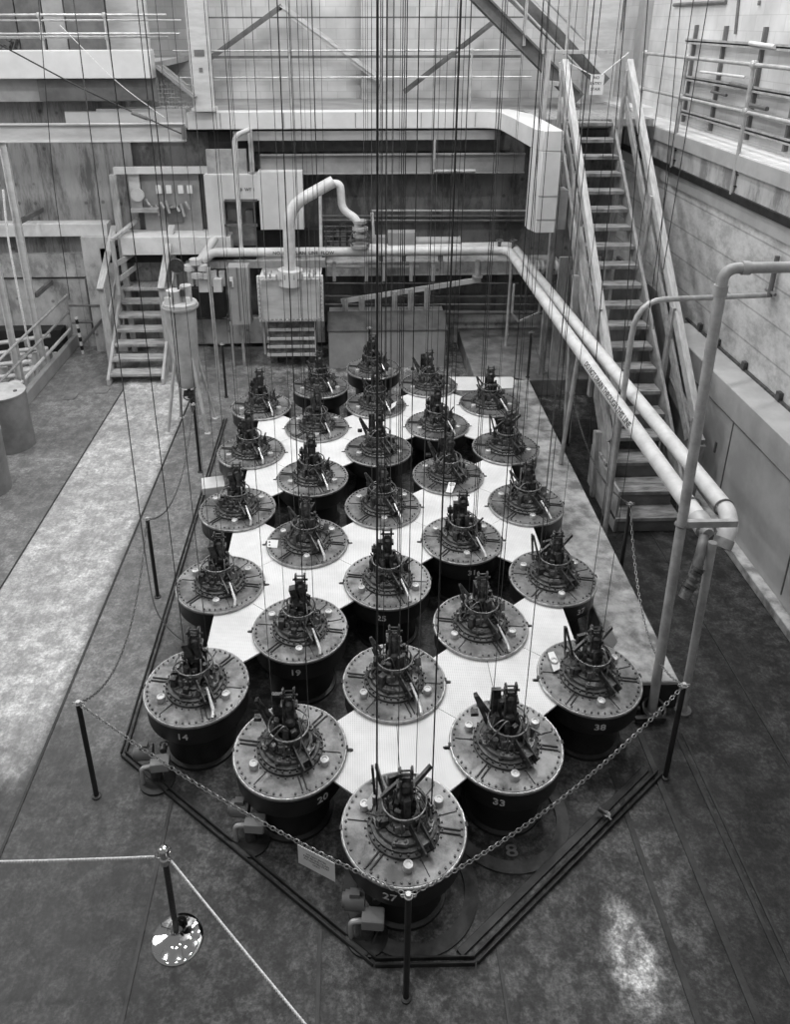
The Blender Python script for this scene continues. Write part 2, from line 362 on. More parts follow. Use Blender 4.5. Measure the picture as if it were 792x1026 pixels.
def make_drum(kind, capdeg):
    """kind 0..4 picks the mechanism; capdeg turns the lid"""
    root = thing('reactor_drum', 'dark drum', 'drum')
    b = MB().lathe([(.30, .0), (.33, .0), (.33, .03), (.30, .04), (.30, LZ-.24), (.425, LZ-.225), (.432, LZ-.215), (.432, LZ-.03)], n=56)
    b.build('drum_body', 'band', root)
    b = MB().lathe([(.40, LZ-.03), (.448, LZ-.03), (.452, LZ-.022), (.452, LZ-.006), (.446, LZ), (.43, LZ)], n=64)
    b.build('rim_ring', 'rim', root)
    lid = MB().lathe([(.2, LZ-.02), (.436, LZ-.02), (.438, LZ-.003), (.436, LZ+.004), (.2, LZ+.004)], n=64).build('lid', 'lid_pale' if kind in (0, 3) else 'lid', root)
    bo = MB()
    for i in range(48):
        if (i*7+kind) % 11 == 0: continue
        p = pol(.415, i*7.5+2, LZ+.003); bo.cyl(p, p+V((0, 0, .012)), .009, n=6)
    for i in range(30):
        p = pol(.277, i*12+3, LZ+.003); bo.cyl(p, p+V((0, 0, .012)), .007, n=6)
    bo.build('bolt_circle', 'flange', lid)
    sm = MB()
    for a in (-10, -130, 110):
        for k in (-1, 1):
            n_ = pol(1, a+capdeg+90)*(.017*k)
            sm.beam(pol(.26, a+capdeg, LZ+.009)+n_, pol(.405, a+capdeg, LZ+.009)+n_, .009, .012)
    for a in (172, 52, -68, 14):
        sm.beam(pol(.26, a+capdeg, LZ+.007), pol(.405, a+capdeg, LZ+.007), .005, .006)
    sm.build('seam_strip', 'seam', lid)
    for a in (-88, 32, 152):
        p = pol(.315, a+capdeg, LZ+.004)
        MB().lathe([(.036, 0), (.036, .04), (.033, .047), (.018, .05), (.016, .045), (.001, .045)], p, 18).build('cap', 'cap', root)
    z = LZ+.004
    fl = MB().lathe([(.262, z), (.262, z+.022), (.25, z+.03), (.238, z+.032), (.238, z+.05), (.225, z+.056), (.212, z+.056), (.205, z+.075), (.185, z+.085), (.15, z+.088)], n=44)
    for i in range(28):
        p = pol(.25, i*360/28+4, z+.028); fl.cyl(p, p+V((0, 0, .02)), .008, n=6)
    flange = fl.build('flange', 'flange', root)
    z1 = z+.086
    # bolted link plates on the second tier
    rr = random.Random(kind*7+3)
    for i in range(5):
        a = -100+i*72+rr.uniform(-6, 6)
        lp = MB(); t = pol(1, a+90); c = pol(.192, a, z1+.004)
        ring = []
        for k in range(16):
            th = 2*PI*k/16; ring.append(c + t*(.052*math.cos(th) if abs(math.cos(th)) < .2 else .034*math.copysign(1, math.cos(th))+.022*math.cos(th)) + pol(1, a)*(.024*math.sin(th)))
        lp.prism([(p.x, p.y) for p in ring], z1-.012, z1+.012)
        for k in (-1, 1): lp.dome(c+t*(.032*k)+V((0, 0, .008)), .014, .016, 8)
        lp.build('link_plate', 'head2', flange)
    bs = MB()
    for i in range(6):
        p = pol(.215, i*60+10+rr.uniform(-8, 8), z+.05); bs.cyl(p, p+V((0, 0, .035)), .017, n=10); bs.dome(p+V((0, 0, .035)), .012, .012, 8)
    bs.build('stud', 'flange', flange)
    # turret
    tu = MB().lathe([(.16, z1-.01), (.16, z1+.02), (.13, z1+.035), (.118, z1+.09), (.108, z1+.1), (.09, z1+.1), (.085, z1+.03), (.001, z1+.02)], n=24)
    for i in range(3):
        a = -110+i*120; c = pol(.135, a, z1+.06)
        tu.box(c, (.03, .07, .055), rz=math.radians(a)); 
    tu.build('turret', 'head', root)
    # window box on the turret front
    wb = MB(); c = pol(.145, -105, z1+.06)
    wb.box(c, (.07, .014, .06), rz=.1); wb.build('name_plate', 'head2', root); 
    # hoop guard with uprights
    hz = z1+.165
    hp = MB(); tl = Matrix.Rotation(rr.uniform(-.06, .06), 3, 'X')
    hp.torus((0, 0, hz), .156, .0075, tl, 32, 7)
    for a in (20, 140, 260): hp.cyl(pol(.15, a, z1+.0), pol(.156, a, hz), .008, n=6)
    hp.build('hoop_guard', 'head2', root)
    # bracket at the front right
    br = MB()
    for k in (-1, 1):
        n_ = pol(1, -58+90)*(.038*k)
        br.beam(pol(.12, -58, z1+.07)+n_, pol(.30, -58, z1-.02)+n_, .012, .075)
    br.box(pol(.2, -58, z1+.01), (.13, .07, .04), rz=math.radians(-58))
    br.cyl(pol(.25, -58, z1)-pol(.06, 32), pol(.25, -58, z1)+pol(.06, 32), .012, n=8)
    br.build('bracket', 'head', root)
    # side blocks and rods around
    ln = MB()
    for i in range(13):
        a = rr.uniform(0, 360); r0 = rr.uniform(.06, .2); h = rr.uniform(.03, .12)
        ln.box(pol(r0, a, z1+h/2), (rr.uniform(.02, .05), rr.uniform(.02, .06), h), rz=rr.uniform(0, 3))
    for i in range(9):
        a = rr.uniform(0, 360); p = pol(rr.uniform(.05, .2), a, z1+rr.uniform(.0, .12)); q = p+V((rr.uniform(-.09, .09), rr.uniform(-.09, .09), rr.uniform(-.03, .14)))
        ln.cyl(p, q, rr.uniform(.006, .012), n=6)
    for i in range(4):
        p = pol(.17, i*90+rr.uniform(0, 60), z1+.04); ln.torus(p, .03, .006, Matrix.Rotation(rr.uniform(.5, 1.5), 3, 'X'), 12, 5)
    ln.build('linkage', 'head', root)
    l2 = MB()
    for i in range(9):
        a = rr.uniform(0, 360); r0 = rr.uniform(.05, .23); h = rr.uniform(.02, .1)
        p = pol(r0, a, z1-.02+rr.uniform(0, .12))
        if i % 3 == 0: l2.cyl(p, p+V((0, 0, h)), rr.uniform(.012, .024), n=10)
        elif i % 3 == 1: l2.box(p+V((0, 0, h/2)), (rr.uniform(.02, .05), rr.uniform(.012, .03), h), rz=rr.uniform(0, 3), rx=rr.uniform(-.5, .5))
        else: l2.cyl(p, p+V((rr.uniform(-.1, .1), rr.uniform(-.1, .1), rr.uniform(0, .1))), .008, n=6)
    for i in range(3):
        a = rr.uniform(0, 360); l2.tube(bend_path([pol(.2, a, z1), pol(.17, a+20, z1+.16), pol(.08, a+50, z1+.26), pol(.05, a+80, z1+.1)], .06, 4), .006, 6)
    l2.build('fitting', 'head2', root)
    l3 = MB()
    for i in range(6):
        a = i*60+rr.uniform(-20, 20); h = rr.uniform(.08, .2); l3.box(pol(rr.uniform(.06, .11), a, z1+.05+h/2), (.03, .045, h), rz=math.radians(a), ry=rr.uniform(-.2, .2))
    l3.build('guide_block', 'head', root)
    # central mast with its yoke
    zt = LZ+(.60 if kind != 2 else .56); bx = rr.uniform(-.02, .02); by = rr.uniform(.0, .05)
    ms = MB().lathe([(.045, z1+.05), (.045, z1+.16), (.06, z1+.17), (.06, z1+.21), (.04, z1+.23), (.04, zt-.2), (.052, zt-.19), (.052, zt-.13), (.03, zt-.11), (.001, zt-.11)], (bx, by, 0), 16)
    for k in range(4):
        p = pol(.055, 45+90*k); ms.cyl((bx+p.x, by+p.y, z1+.2), (bx+p.x, by+p.y, zt-.08), .009, n=6)
    ms.box((bx, by, zt-.17), (.13, .07, .03)); mast = ms.build('mast', 'head', root)
    yk = MB()
    for k in (-1, 1):
        yk.beam((bx+.035*k, by, zt-.16), (bx+.045*k, by+.01*k, zt-.02), .014, .05, (0, 1, 0))
        yk.torus((bx+.04*k, by, zt-.03), .022, .008, Matrix.Rotation(PI/2, 3, 'Y'), 12, 6)
    yk.cyl((bx-.07, by, zt-.07), (bx+.07, by, zt-.07), .01, n=8); yk.cyl((bx-.05, by, zt-.03), (bx+.05, by, zt-.03), .007, n=8)
    yk.box((bx, by-.01, zt-.1), (.05, .035, .06)); yk.build('yoke', 'head', mast)
    # side tower (left/back) and arms by kind
    sd = MB()
    if kind == 0:        # leaning motor block, as on drums 14 and 19
        sd.box((-.035, .02, z1+.27), (.06, .075, .2), ry=-.25); sd.box((.03, .03, z1+.29), (.05, .07, .2), ry=-.15, rz=.3)
        sd.cyl((-.09, 0, z1+.1), (-.05, 0, z1+.36), .012, n=8)
    elif kind == 1:      # three spread arms, as on drum 33
        sd.beam((-.14, .06, z1+.05), (-.25, .1, z1+.33), .03, .05, (0, 1, 0)); sd.cyl((-.25, .1, z1+.33), (-.13, .08, z1+.14), .018, n=8)
        sd.box((-.09, .1, z1+.26), (.075, .03, .28), rx=.1); sd.box((-.06, .07, z1+.2), (.03, .05, .2)); sd.box((-.25, .1, z1+.14), (.06, .05, .03))
    elif kind == 2:      # splayed long levers, as on drums 27 and 37
        sd.beam((-.16, .02, z1+.18), (.0, .1, z1+.27), .02, .035); sd.beam((.03, .04, z1+.21), (.2, .16, z1+.31), .022, .04); sd.beam((-.2, .1, z1+.05), (-.22, .14, z1+.34), .018, .03, (0, 1, 0))
        sd.beam((-.13, .12, z1+.05), (-.19, .2, z1+.28), .02, .05, (0, 1, 0)); sd.box((-.06, .13, z1+.2), (.1, .03, .13), rz=.3)
    elif kind == 3:
        sd.box((-.08, .06, z1+.2), (.045, .06, .3)); sd.cyl((-.13, .1, z1), (-.13, .1, z1+.28), .014, n=8); sd.box((-.13, .1, z1+.22), (.06, .05, .05))
        sd.cyl((.07, .1, z1), (.07, .1, z1+.2), .02, n=8)
    else:
        sd.beam((-.12, .05, z1+.05), (-.2, .1, z1+.3), .022, .04, (0, 1, 0)); sd.cyl((-.2, .1, z1+.3), (-.11, .05, z1+.2), .014, n=8)
        sd.cyl((.09, .08, z1), (.09, .08, z1+.24), .016, n=8); sd.box((.09, .08, z1+.16), (.05, .06, .06)); sd.box((-.05, .1, z1+.22), (.04, .05, .22))
    sd.build('lever_arm', 'head', root)
    if kind in (0, 3, 4):
        MB().cyl((.13, -.17, z1+.05), (.2, -.33, LZ+.05), .011, .015, 8).cyl((.2, -.33, LZ+.05), (.205, -.405, LZ+.045), .013, n=8).build('bright_lever', 'bright', root)
    # coupler of the lid: dark side notches of the rim
    nb = MB()
    for a in (0, 180): nb.box(pol(.449, a, LZ-.008), (.02, .035, .02))
    nb.build('rim_notch', 'seam', root)
    return root
protos = {}
KIND = {27: 2, 33: 1, 38: 2, 14: 0, 19: 0, 20: 1, 26: 4, 32: 4, 25: 3, 31: 3, 37: 2, 13: 0, 18: 4, 24: 4, 12: 0, 17: 3, 36: 4, 30: 1, 35: 2, 11: 3, 16: 0, 23: 1, 29: 3, 10: 3, 15: 4, 22: 4, 28: 1, 21: 3, 34: 4}
CAP0 = {27, 33, 38, 31, 19, 13, 18, 24, 37, 12, 30, 36, 16}    # one cap to the front; the others turned by 60 degrees
LOOK = {27: 'nearest dark drum, numbered 27, with splayed levers and a paper tag on its lid',
        26: 'drum straight behind the drum numbered 27, pale deck plates in front',
        25: 'dark drum numbered 25 in the centre column',
        24: 'drum behind the drum numbered 25, ringed by pale deck plates',
        23: 'fifth drum from the front in the centre column, dark body showing below its lid',
        22: 'second drum from the back in the centre column, white tag on its lid',
        21: 'rearmost drum of all, in front of the grey bin by the back wall',
        20: 'dark drum numbered 20, second drum from the left at the front',
        19: 'dark drum numbered 19 behind the drum numbered 20',
        18: 'drum ringed by pale deck plates between the drums numbered 19 and 17',
        17: 'dark drum numbered 17 in the second column from the left',
        16: 'drum straight behind the drum numbered 17, ringed by pale deck plates',
        15: 'rearmost drum in the second column from the left, a pale cap on its lid',
        33: 'dark drum numbered 33 to the right of the drum numbered 27',
        32: 'drum behind the drum numbered 33, pale deck plates before its lid',
        31: 'dark drum numbered 31 in the second column from the right',
        30: 'drum straight behind the drum numbered 31 with a paper tag on its front edge',
        29: 'second drum from the back in the second column from the right',
        28: 'rearmost drum in the second column from the right, beside the rear deck plate',
        14: 'dark drum numbered 14 at the front of the left outer column',
        13: 'dark drum numbered 13 straight behind the drum numbered 14',
        12: 'dark drum numbered 12 in the middle of the left outer column',
        11: 'second drum from the back in the left outer column, wire hoop on its lid',
        10: 'rearmost drum of the left outer column',
        38: 'dark drum numbered 38, front of the right column, paper tag on its lid',
        37: 'dark drum numbered 37 straight behind the drum numbered 38',
        36: 'drum in the middle of the right outer column, behind the drum numbered 37',
        35: 'second drum from the back in the right outer column',
        34: 'rearmost drum of the right outer column'}
NUMDEG = {14: -97, 19: -93, 20: -52, 27: -106, 33: -106, 38: -92, 25: -100, 31: -82, 17: -91, 13: -62, 12: -60, 37: -62}
drums = {}
for num, (c, n) in DR.items():
    key = (KIND[num], num in CAP0)
    if key not in protos:
        o = protos[key] = make_drum(KIND[num], 0 if num in CAP0 else 60); 
    else: o = dup(protos[key])
    drums[num] = o
for num, o in drums.items():
    p = drum_pos(*DR[num]); o.location = p
    o['label'] = LOOK[num]; o['category'] = 'drum'; o['group'] = 'numbered drums standing in the pit'
    if num in NUMDEG:
        vs_, fs = text_mesh(str(num), .088); mb = MB(); a0 = math.radians(NUMDEG[num]); vv = []
        for v in vs_:
            th = a0 + v.x*1.15/.4325; r = .4325+v.z*.5+.0012; vv.append(V((r*math.cos(th), r*math.sin(th), LZ-.135+v.y)))
        mb.add(vv, fs); mb.build('stencilled_number', 'number', o, smooth=0)

# paper tags lying on lids
def tag_plate(corners, label, m='paper', name='paper_tag'):
    o = MB().quadplate(corners, .002).build(name, m, smooth=0); return tag(o, label, 'tag')
def on(x, y, z): return at(x, y, z=z)
zt = LZ+.03
tag_plate([on(549, 654, zt), on(555, 652.5, zt), on(563, 669, zt), on(555, 673, zt)], 'white paper tag lying on the lid of the drum numbered 38')
tag_plate([on(365, 807, zt+.01), on(372, 813, zt), on(379, 786, zt+.1), on(377, 790, zt+.12)], 'curled white paper tag standing on the lid of the drum numbered 27')
tag_plate([on(447, 493, zt), on(453, 494, zt), on(457, 484, zt+.02), on(450, 483, zt+.02)], 'white paper tag on the front edge of the lid behind the drum numbered 31')
tag_plate([on(391, 411, zt+.02), on(396, 407, zt+.06), on(398, 402, zt+.06), on(392, 405, zt+.02)], 'small white tag on the lid of the second rearmost centre drum')
tag_plate([on(268, 541, LZ+.006), on(279, 541, LZ+.006), on(278, 549, LZ+.006), on(268, 548, LZ+.006)], 'bright sheet stuck on the left of the lid in front of the drum numbered 17')
tag_plate([at(606, 619, Y=1.83), at(603, 640, Y=1.8), at(607, 646, Y=1.8), at(615, 649, Y=1.8), at(619, 643, Y=1.8), at(612, 627, Y=1.83)], 'pale curved shield plate standing behind the lid of the drum numbered 38', 'whitel', 'shield_plate')

# ------------------------------------------------------------------ deck plates (perforated, between the drums)
TRI = [(20, 27, 26), (27, 33, 26), (14, 19, 13), (26, 33, 32), (33, 38, 32), (32, 38, 37), (25, 31, 24), (19, 25, 18), (13, 19, 18), (13, 18, 12), (18, 25, 24),
       (24, 31, 30), (30, 31, 36), (31, 37, 36), (30, 36, 35), (23, 29, 22), (17, 23, 16), (12, 17, 11), (11, 17, 16), (11, 16, 10), (16, 23, 22), (22, 29, 28), (29, 35, 34), (29, 34, 28)]
RA = .441
def plate_poly(t):
    P = [drum_pos(*DR[k]).xy for k in t]; g = (P[0]+P[1]+P[2])/3
    if (P[1]-P[0]).cross(P[2]-P[0]) < 0: P = [P[0], P[2], P[1]]
    out = []
    for i in range(3):
        a = P[i]; nx = (P[(i+1) % 3]-a).normalized(); pv = (P[i-1]-a).normalized()
        a1 = math.atan2(pv.y, pv.x); a0 = math.atan2(nx.y, nx.x)
        if a1 < a0: a1 += 2*PI
        a0 += .006; a1 -= .006
        mid = None
        for m_ in (0, PI, 2*PI, -PI):
            if a0 < m_ < a1: mid = m_
        arc = [a0+(a1-a0)*k/12 for k in range(13)]; seq = []
        for th in reversed(arc):
            if mid is not None and abs(th-mid) < .05: continue
            seq.append((th, a + V((math.cos(th), math.sin(th)))*RA))
        if mid is not None:
            cs = V((math.cos(mid), math.sin(mid))); sn = V((-cs.y, cs.x)); nt = []
            for u, w in ((RA, .018), (.485, .018), (.50, .011), (.50, -.011), (.485, -.018), (RA, -.018)): nt.append(a + cs*u + sn*w)
            k = next(i_ for i_, (th, p) in enumerate(seq) if th < mid)
            seq = seq[:k]+[(mid, q) for q in nt]+seq[k:]
        out += [p for th, p in seq]
    return out
for t in TRI:
    o = MB().prism(plate_poly(t), LZ-.05, LZ-.034).build('deck_plate', 'plate', smooth=0)
    def short(k):
        return f'{k}' if k in NUMDEG else {26: 'one behind 27', 24: 'one behind 25', 23: 'fifth centre one', 22: 'sixth centre one', 18: 'one before 17', 16: 'one behind 17', 32: 'one behind 33', 30: 'one behind 31', 29: 'second behind 31', 28: 'rear inner right', 36: 'one behind 37', 35: 'second behind 37', 34: 'right rear corner', 11: 'one behind 12', 10: 'left rear corner'}[k]
    tag(o, 'pale deck plate between drums ' + ', '.join(short(k) for k in t), 'plate', 'perforated deck plates between the drums')
z_ = LZ-.042
o = MB().prism([(p.x, p.y) for p in (at(447, 391, z=z_), at(470, 391.5, z=z_), at(515, 389, z=z_), at(517, 381, z=z_), at(513, 378, z=z_), at(449, 378, z=z_))], LZ-.05, LZ-.034).build('deck_plate', 'plate', smooth=0)
tag(o, 'white oblong deck plate behind the two rear right drums', 'plate')
o = MB().box(at(214, 486, z=.3), (.3, .28, .1), rz=.2).build('junction_box', 'whitel', bevel=.008)
tag(o, 'small pale box left of the deck behind the drum numbered 12', 'box')

# ------------------------------------------------------------------ FLOOR AND PIT
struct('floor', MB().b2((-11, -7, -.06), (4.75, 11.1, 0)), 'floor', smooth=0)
# octagonal steel rim around the drums
F1 = at(376, 966, z=0); F2 = at(476, 964, z=0); RL = at(124, 757, z=0); RR = at(661, 776, z=0); RLb = V((RL.x-.03, 7.6, 0)); RRb = V((RR.x-.06, 1.55, 0))
rm = MB()
for a, b in ((RLb, RL), (RL, F1), (F1, F2), (F2, RR)):
    nn = V((-(V(b)-V(a)).y, (V(b)-V(a)).x, 0)).normalized()*.035
    for k in (-1, 1): rm.beam(V(a)+V((0, 0, .02))+nn*(k*.6), V(b)+V((0, 0, .02))+nn*(k*.6), .014, .04)
for a, b in ((F2, RR),): rm.beam(V(a)+V((-.1, .05, .01)), V(b)+V((-.1, .05, .01)), .06, .02)
o = rm.build('pit_rim', 'blackrail', bevel=.004); tag(o, 'dark angular steel curb around the drum pit', 'curb')
# recessed seams / rail channels across the floor
rails = [((-.605, -.3), (-.6, -2.2), .03), ((.635, -.4), (.63, -2.2), .022), ((-1.87, .75), (-1.86, -2.2), .028), ((-3.13, 9.0), (-3.1, -1.5), .022), ((-4.38, 8.8), (-4.38, -1), .016),
         ((1.86, .95), (1.85, -2.5), .045), ((2.23, 1.45), (2.25, -2.5), .05), ((2.56, 1.3), (2.56, -2.5), .03), ((2.62, 1.3), (2.62, -2.5), .02), ((3.4, 4.8), (3.42, -2), .012)]
for i, (a, b, w) in enumerate(rails):
    o = MB().beam((a[0], a[1], .003), (b[0], b[1], .003), w, .012).build(f'trim_{i+1}', 'blackrail'); tag(o, None, kind='structure')
# rings left on the floor where further drums could stand
for (x, y, lab) in ((drum_pos(0, 0).x+.06, -.02, 'raised iron ring on the floor round the foot of the drum numbered 27'), (drum_pos(1, .5).x+.02, .55, 'raised iron ring on the floor under the drum numbered 33')):
    o = MB().lathe([(.40, .002), (.40, .02), (.44, .02), (.46, .012), (.50, .018), (.50, .002)], (x, y, 0), 56, cap=False).build('floor_ring', 'bench_dark'); tag(o, lab, 'ring')
vs_, fs = text_mesh('8', .2); p8 = at(513, 853, z=.004)
o = MB().add([V((p8.x+v.x, p8.y+v.y*.7, .006+v.z)) for v in vs_], fs).build('floor_numeral', 'greyd', smooth=0); tag(o, 'worn painted 8 on the pit floor right of the drum numbered 27', 'numeral')
# pale concrete curb slab right of the drums
SX0, SX1, SY0, SY1, SZ = 2.2, 2.67, 1.62, 8.35, .3
struct('trim_20', MB().prism([(SX0, SY0), (SX1, SY0), (SX1, SY1), (1.95, SY1+.3), (2.0, 6.4)], 0, SZ), 'slab', bevel=.01)
struct('trim_21', MB().b2((1.75, SY1, 0), (4.25, 11, SZ)), 'step', bevel=.01)
o = MB().b2((2.2, 1.585, .02), (2.66, 1.615, SZ-.005)).b2((2.22, 1.4, .04), (2.5, 1.44, .08)).torus((2.42, 1.5, .1), .1, .014, Matrix.Rotation(.4, 3, 'X')).cyl((2.0, 1.5, .1), (2.28, 1.5, .1), .025).build('hatch_frame', 'black')
tag(o, 'black steel hatch end with a wheel at the near end of the pale curb', 'hatch')

# ================================================================== BARRIER POSTS AND CHAINS
def post(x, y, label, h=1.06, z=0, r=.021, base=True):
    t = thing('barrier_post', label, 'post', (x, y, z), 0, 'black chain barrier posts')
    MB().cyl((0, 0, 0), (0, 0, h-.03), r, n=14).build('pole', 'black', t)
    mb = MB().cyl((0, 0, h-.035), (0, 0, h), r*.8, n=12); mb.torus((0, 0, h-.02), r*1.2, .005, None, 14, 5); mb.torus((r*1.7, 0, h-.02), .012, .004, Matrix.Rotation(PI/2, 3, 'X'), 10, 5); mb.torus((-r*1.7, 0, h-.02), .012, .004, Matrix.Rotation(PI/2, 3, 'X'), 10, 5)
    mb.build('chain_collar', 'galv', t)
    MB().lathe([(r*1.8, 0), (r*1.8, .012), (r*1.1, .02)], n=14).build('foot', 'black', t)
    return V((x, y, z+h-.02))
PF = at(407, 1000, z=0); PL = at(97, 798, z=0); PR = at(667, 779, z=0)
a1 = post(PF.x, PF.y, 'black barrier post standing nearest, in front of the drum numbered 27')
a2 = post(PL.x, PL.y, 'black barrier post at the left corner of the pit')
a3 = post(PR.x, PR.y, 'black barrier post at the right corner of the pit')
p4 = at(160, 598, z=0); a4 = post(p4.x-.02, p4.y, 'black barrier post on the left floor beside the drum numbered 13', 1.06)
p5 = at(201, 473, z=0); a5 = post(p5.x, p5.y, 'black barrier post beside the legs of the pale tank', 1.1)
p6 = at(227, 398, z=0); a6 = post(p6.x, p6.y, 'black barrier post behind the left rear drums', 1.0)
p7 = at(622, 572, z=0); a7 = post(p7.x, p7.y, 'black barrier post in front of the tall stair', .95)
p8_ = at(568, 446, z=0); a8 = post(p8_.x, p8_.y, 'black barrier post right of the far end of the pale curb', .9)
p9 = at(529, 378, z=.3); a9 = post(p9.x, p9.y, 'black barrier post on the raised floor by the rear wall', .85, .3)
p10 = at(397, 372, z=0); a10 = post(-.04, 9.1, 'black barrier post between the rear drums and the grey bin', 1.02)
def chain(p, q, sag, label, m='chainm', **k):
    o = chain_mb(p, q, sag, **k).build('barrier_chain', m, smooth=60); tag(o, label, 'chain')
chain(a2, a1, .13, 'link chain from the left corner post to the nearest post, carrying the notice')
chain(a1, a3, .22, 'link chain from the nearest post to the right corner post')
chain(a2, a4, .55, 'sagging chain between the left corner post and the next post behind', 'cable_g', link=.05, w=.012, r=.003)
chain(a4, a5, .5, 'sagging chain from the left middle post to the post by the tank', 'cable_g', link=.05, w=.012, r=.003)
chain(a3, a7, .55, 'sagging chain from the right corner post to the post by the stair', 'chainm', link=.06, w=.012, r=.003)
chain(a7, a8, .35, 'thin chain beside the pale curb on the right', 'cable_g', link=.06, w=.01, r=.003)
chain(a8, a9, .3, 'thin chain at the rear right corner of the deck', 'cable_g', link=.06, w=.01, r=.003)
# notice on the chain
def chain_pt(p, q, sag, t): return V(p).lerp(V(q), t)-V((0, 0, sag*4*t*(1-t)))
def chain_t(p, q, sag, px):
    best = min((abs(((lambda w: CX+F*((w-CAM).dot(rt))/((w-CAM).dot(fw)))(chain_pt(p, q, sag, t/200)))-px), t/200) for t in range(201)); return best[1]
ta, tb = chain_t(a2, a1, .13, 300), chain_t(a2, a1, .13, 337)
A, B = chain_pt(a2, a1, .13, ta), chain_pt(a2, a1, .13, tb); dn = V((.0, -.0, -.18)); off = V((-.02, -.03, 0))*.4
t = thing('notice', 'white notice sheet hung on the front chain between two posts', 'notice', A)
MB().quadplate([v-A for v in (A+off, A+off+dn, B+off+dn, B+off)], .003).build('notice_sheet', 'paper', t, smooth=0)
dx = (B-A).normalized(); nrm = V((dx.y, -dx.x, 0)).normalized()
if nrm.y > 0: nrm = -nrm
for i, tx in enumerate(('DO NOT ENTER', 'KEEP BEHIND CHAIN', 'AUTHORIZED STAFF', 'ONLY')):
    vs_, fs = text_mesh(tx, .022, .0005); c = (A+B)/2-A+off+V((0, 0, -.05-.025*i))+nrm*.003
    MB().add([c+dx*v.x+V((0, 0, 1))*v.y+nrm*v.z for v in vs_], fs).build('notice_text', 'ink', t, smooth=0)

# chrome rope stanchion with two white ropes
sp = at(178, 941, z=0); SH = .95
t = thing('rope_stanchion', 'chrome rope stanchion with a round polished base, front left', 'stanchion', (sp.x, sp.y, 0))
MB().lathe([(.178, 0), (.178, .008), (.172, .014), (.15, .02), (.11, .03), (.06, .05), (.03, .075), (.024, .09)], n=64).build('base', 'chrome', t)
MB().cyl((0, 0, .07), (0, 0, .86), .021, n=24).build('pole', 'tube_d', t)
MB().lathe([(.026, .80), (.034, .81), (.034, .855), (.026, .865), (.026, .9), (.034, .905), (.03, .925), (.033, .94), (.02, .957), (.001, .96)], n=28).build('head', 'chrome', t)
lp = MB()
for a in (180, -30, 60): lp.torus(pol(.045, a, .87), .018, .004, Matrix.Rotation(math.radians(a), 3, 'Z') @ Matrix.Rotation(PI/2, 3, 'X'), 12, 5)
lp.build('rope_ring', 'chrome', t)
def rope(p, q, sag, label):
    P = [V(p).lerp(V(q), i/30)-V((0, 0, sag*4*(i/30)*(1-i/30))) for i in range(31)]
    mb = MB().tube(P, .006, 8)
    # lay of the strands
    n = int((V(q)-V(p)).length/.02)
    for i in range(n):
        f_ = (i+.5)/n; c = V(p).lerp(V(q), f_)-V((0, 0, sag*4*f_*(1-f_))); mb.dome(c-V((0, 0, .0085)), .0095, .017, 6)
    tag(mb.build('barrier_rope', 'rope', smooth=60), label, 'rope')
h0 = V((sp.x, sp.y, .87))
rope(h0+V((-.06, 0, 0)), h0+V((-2.6, .04, .0)), .03, 'white rope running left from the chrome stanchion')
e = at(322, 1045, z=.84); rope(h0+V((.05, -.03, 0)), e, .01, 'white rope running from the chrome stanchion to the bottom edge')

# ------------------------------------------------------------------ small pump sets round the pit
def pump(x, y, rz, label):
    t = thing('pump_unit', label, 'pump', (x, y, 0), rz, 'small pump units beside the drums')
    MB().lathe([(.15, 0), (.15, .02), (.12, .03)], n=28).build('base_plate', 'blackrail', t)
    MB().box((0, 0, .1), (.05, .05, .16)).cyl((0, 0, .02), (0, 0, .16), .05, n=14).build('pedestal', 'flange', t)
    b = MB().box((.04, .0, .24), (.15, .1, .012)).box((.04, -.05, .20), (.15, .012, .09)).box((.04, .05, .20), (.15, .012, .09)).box((.115, 0, .2), (.012, .1, .09)).box((.0, 0, .2), (.03, .09, .08)).build('housing', 'greyp', t, bevel=.004)
    MB().cyl((-.16, .08, .25), (-.02, .08, .25), .065, n=20).cyl((-.18, .08, .25), (-.16, .08, .25), .05, n=20).box((-.09, .08, .33), (.07, .05, .04)).build('motor', 'greyd', t)
    MB().tube(bend_path([(-.03, -.02, .2), (-.11, -.03, .2), (-.11, -.03, .02)], .05), .019, 10).build('elbow_pipe', 'galv', t)
    MB().cyl((.06, .1, .22), (.06, .14, .22), .03, n=12).cyl((.06, .14, .22), (.06, .17, .22), .012, n=8).torus((.06, .17, .22), .035, .006, Matrix.Rotation(PI/2, 3, 'X'), 16, 6).build('handwheel', 'head2', t)
for (px, py, rz, lb) in ((252, 842, -.1, 'small pump unit left of the drum numbered 20'), (368, 938, -.1, 'small pump unit left of the drum numbered 27'), (158, 782, .1, 'small pump unit at the foot of the drum numbered 14'), (172, 672, .2, 'small pump unit between the drums numbered 13 and 14')):
    p = at(px, py, z=0)
    if lb.endswith('13 and 14'): p = at(183, 700, z=0)
    pump(p.x, p.y, rz, lb)
hx = at(388, 900, z=.1)
o = MB().tube(bend_path([(at(384, 912, z=.12)), at(376, 940, z=.02), at(367, 958, z=.02)], .1), .012, 8).build('drain_hose', 'cable', smooth=60); tag(o, 'thin black hose lying by the pump unit in front of the drum numbered 27', 'hose')
vp = at(608, 818, z=.03)
o = MB().cyl((vp.x, vp.y, 0), (vp.x, vp.y, .06), .03, n=12).beam((vp.x, vp.y, .05), (vp.x-.07, vp.y+.02, .1), .02, .03).cyl((vp.x, vp.y, .05), (vp.x+.02, vp.y-.06, .06), .012, n=8).build('drain_valve', 'head2'); tag(o, 'small drain valve by the right front curb of the pit', 'valve')

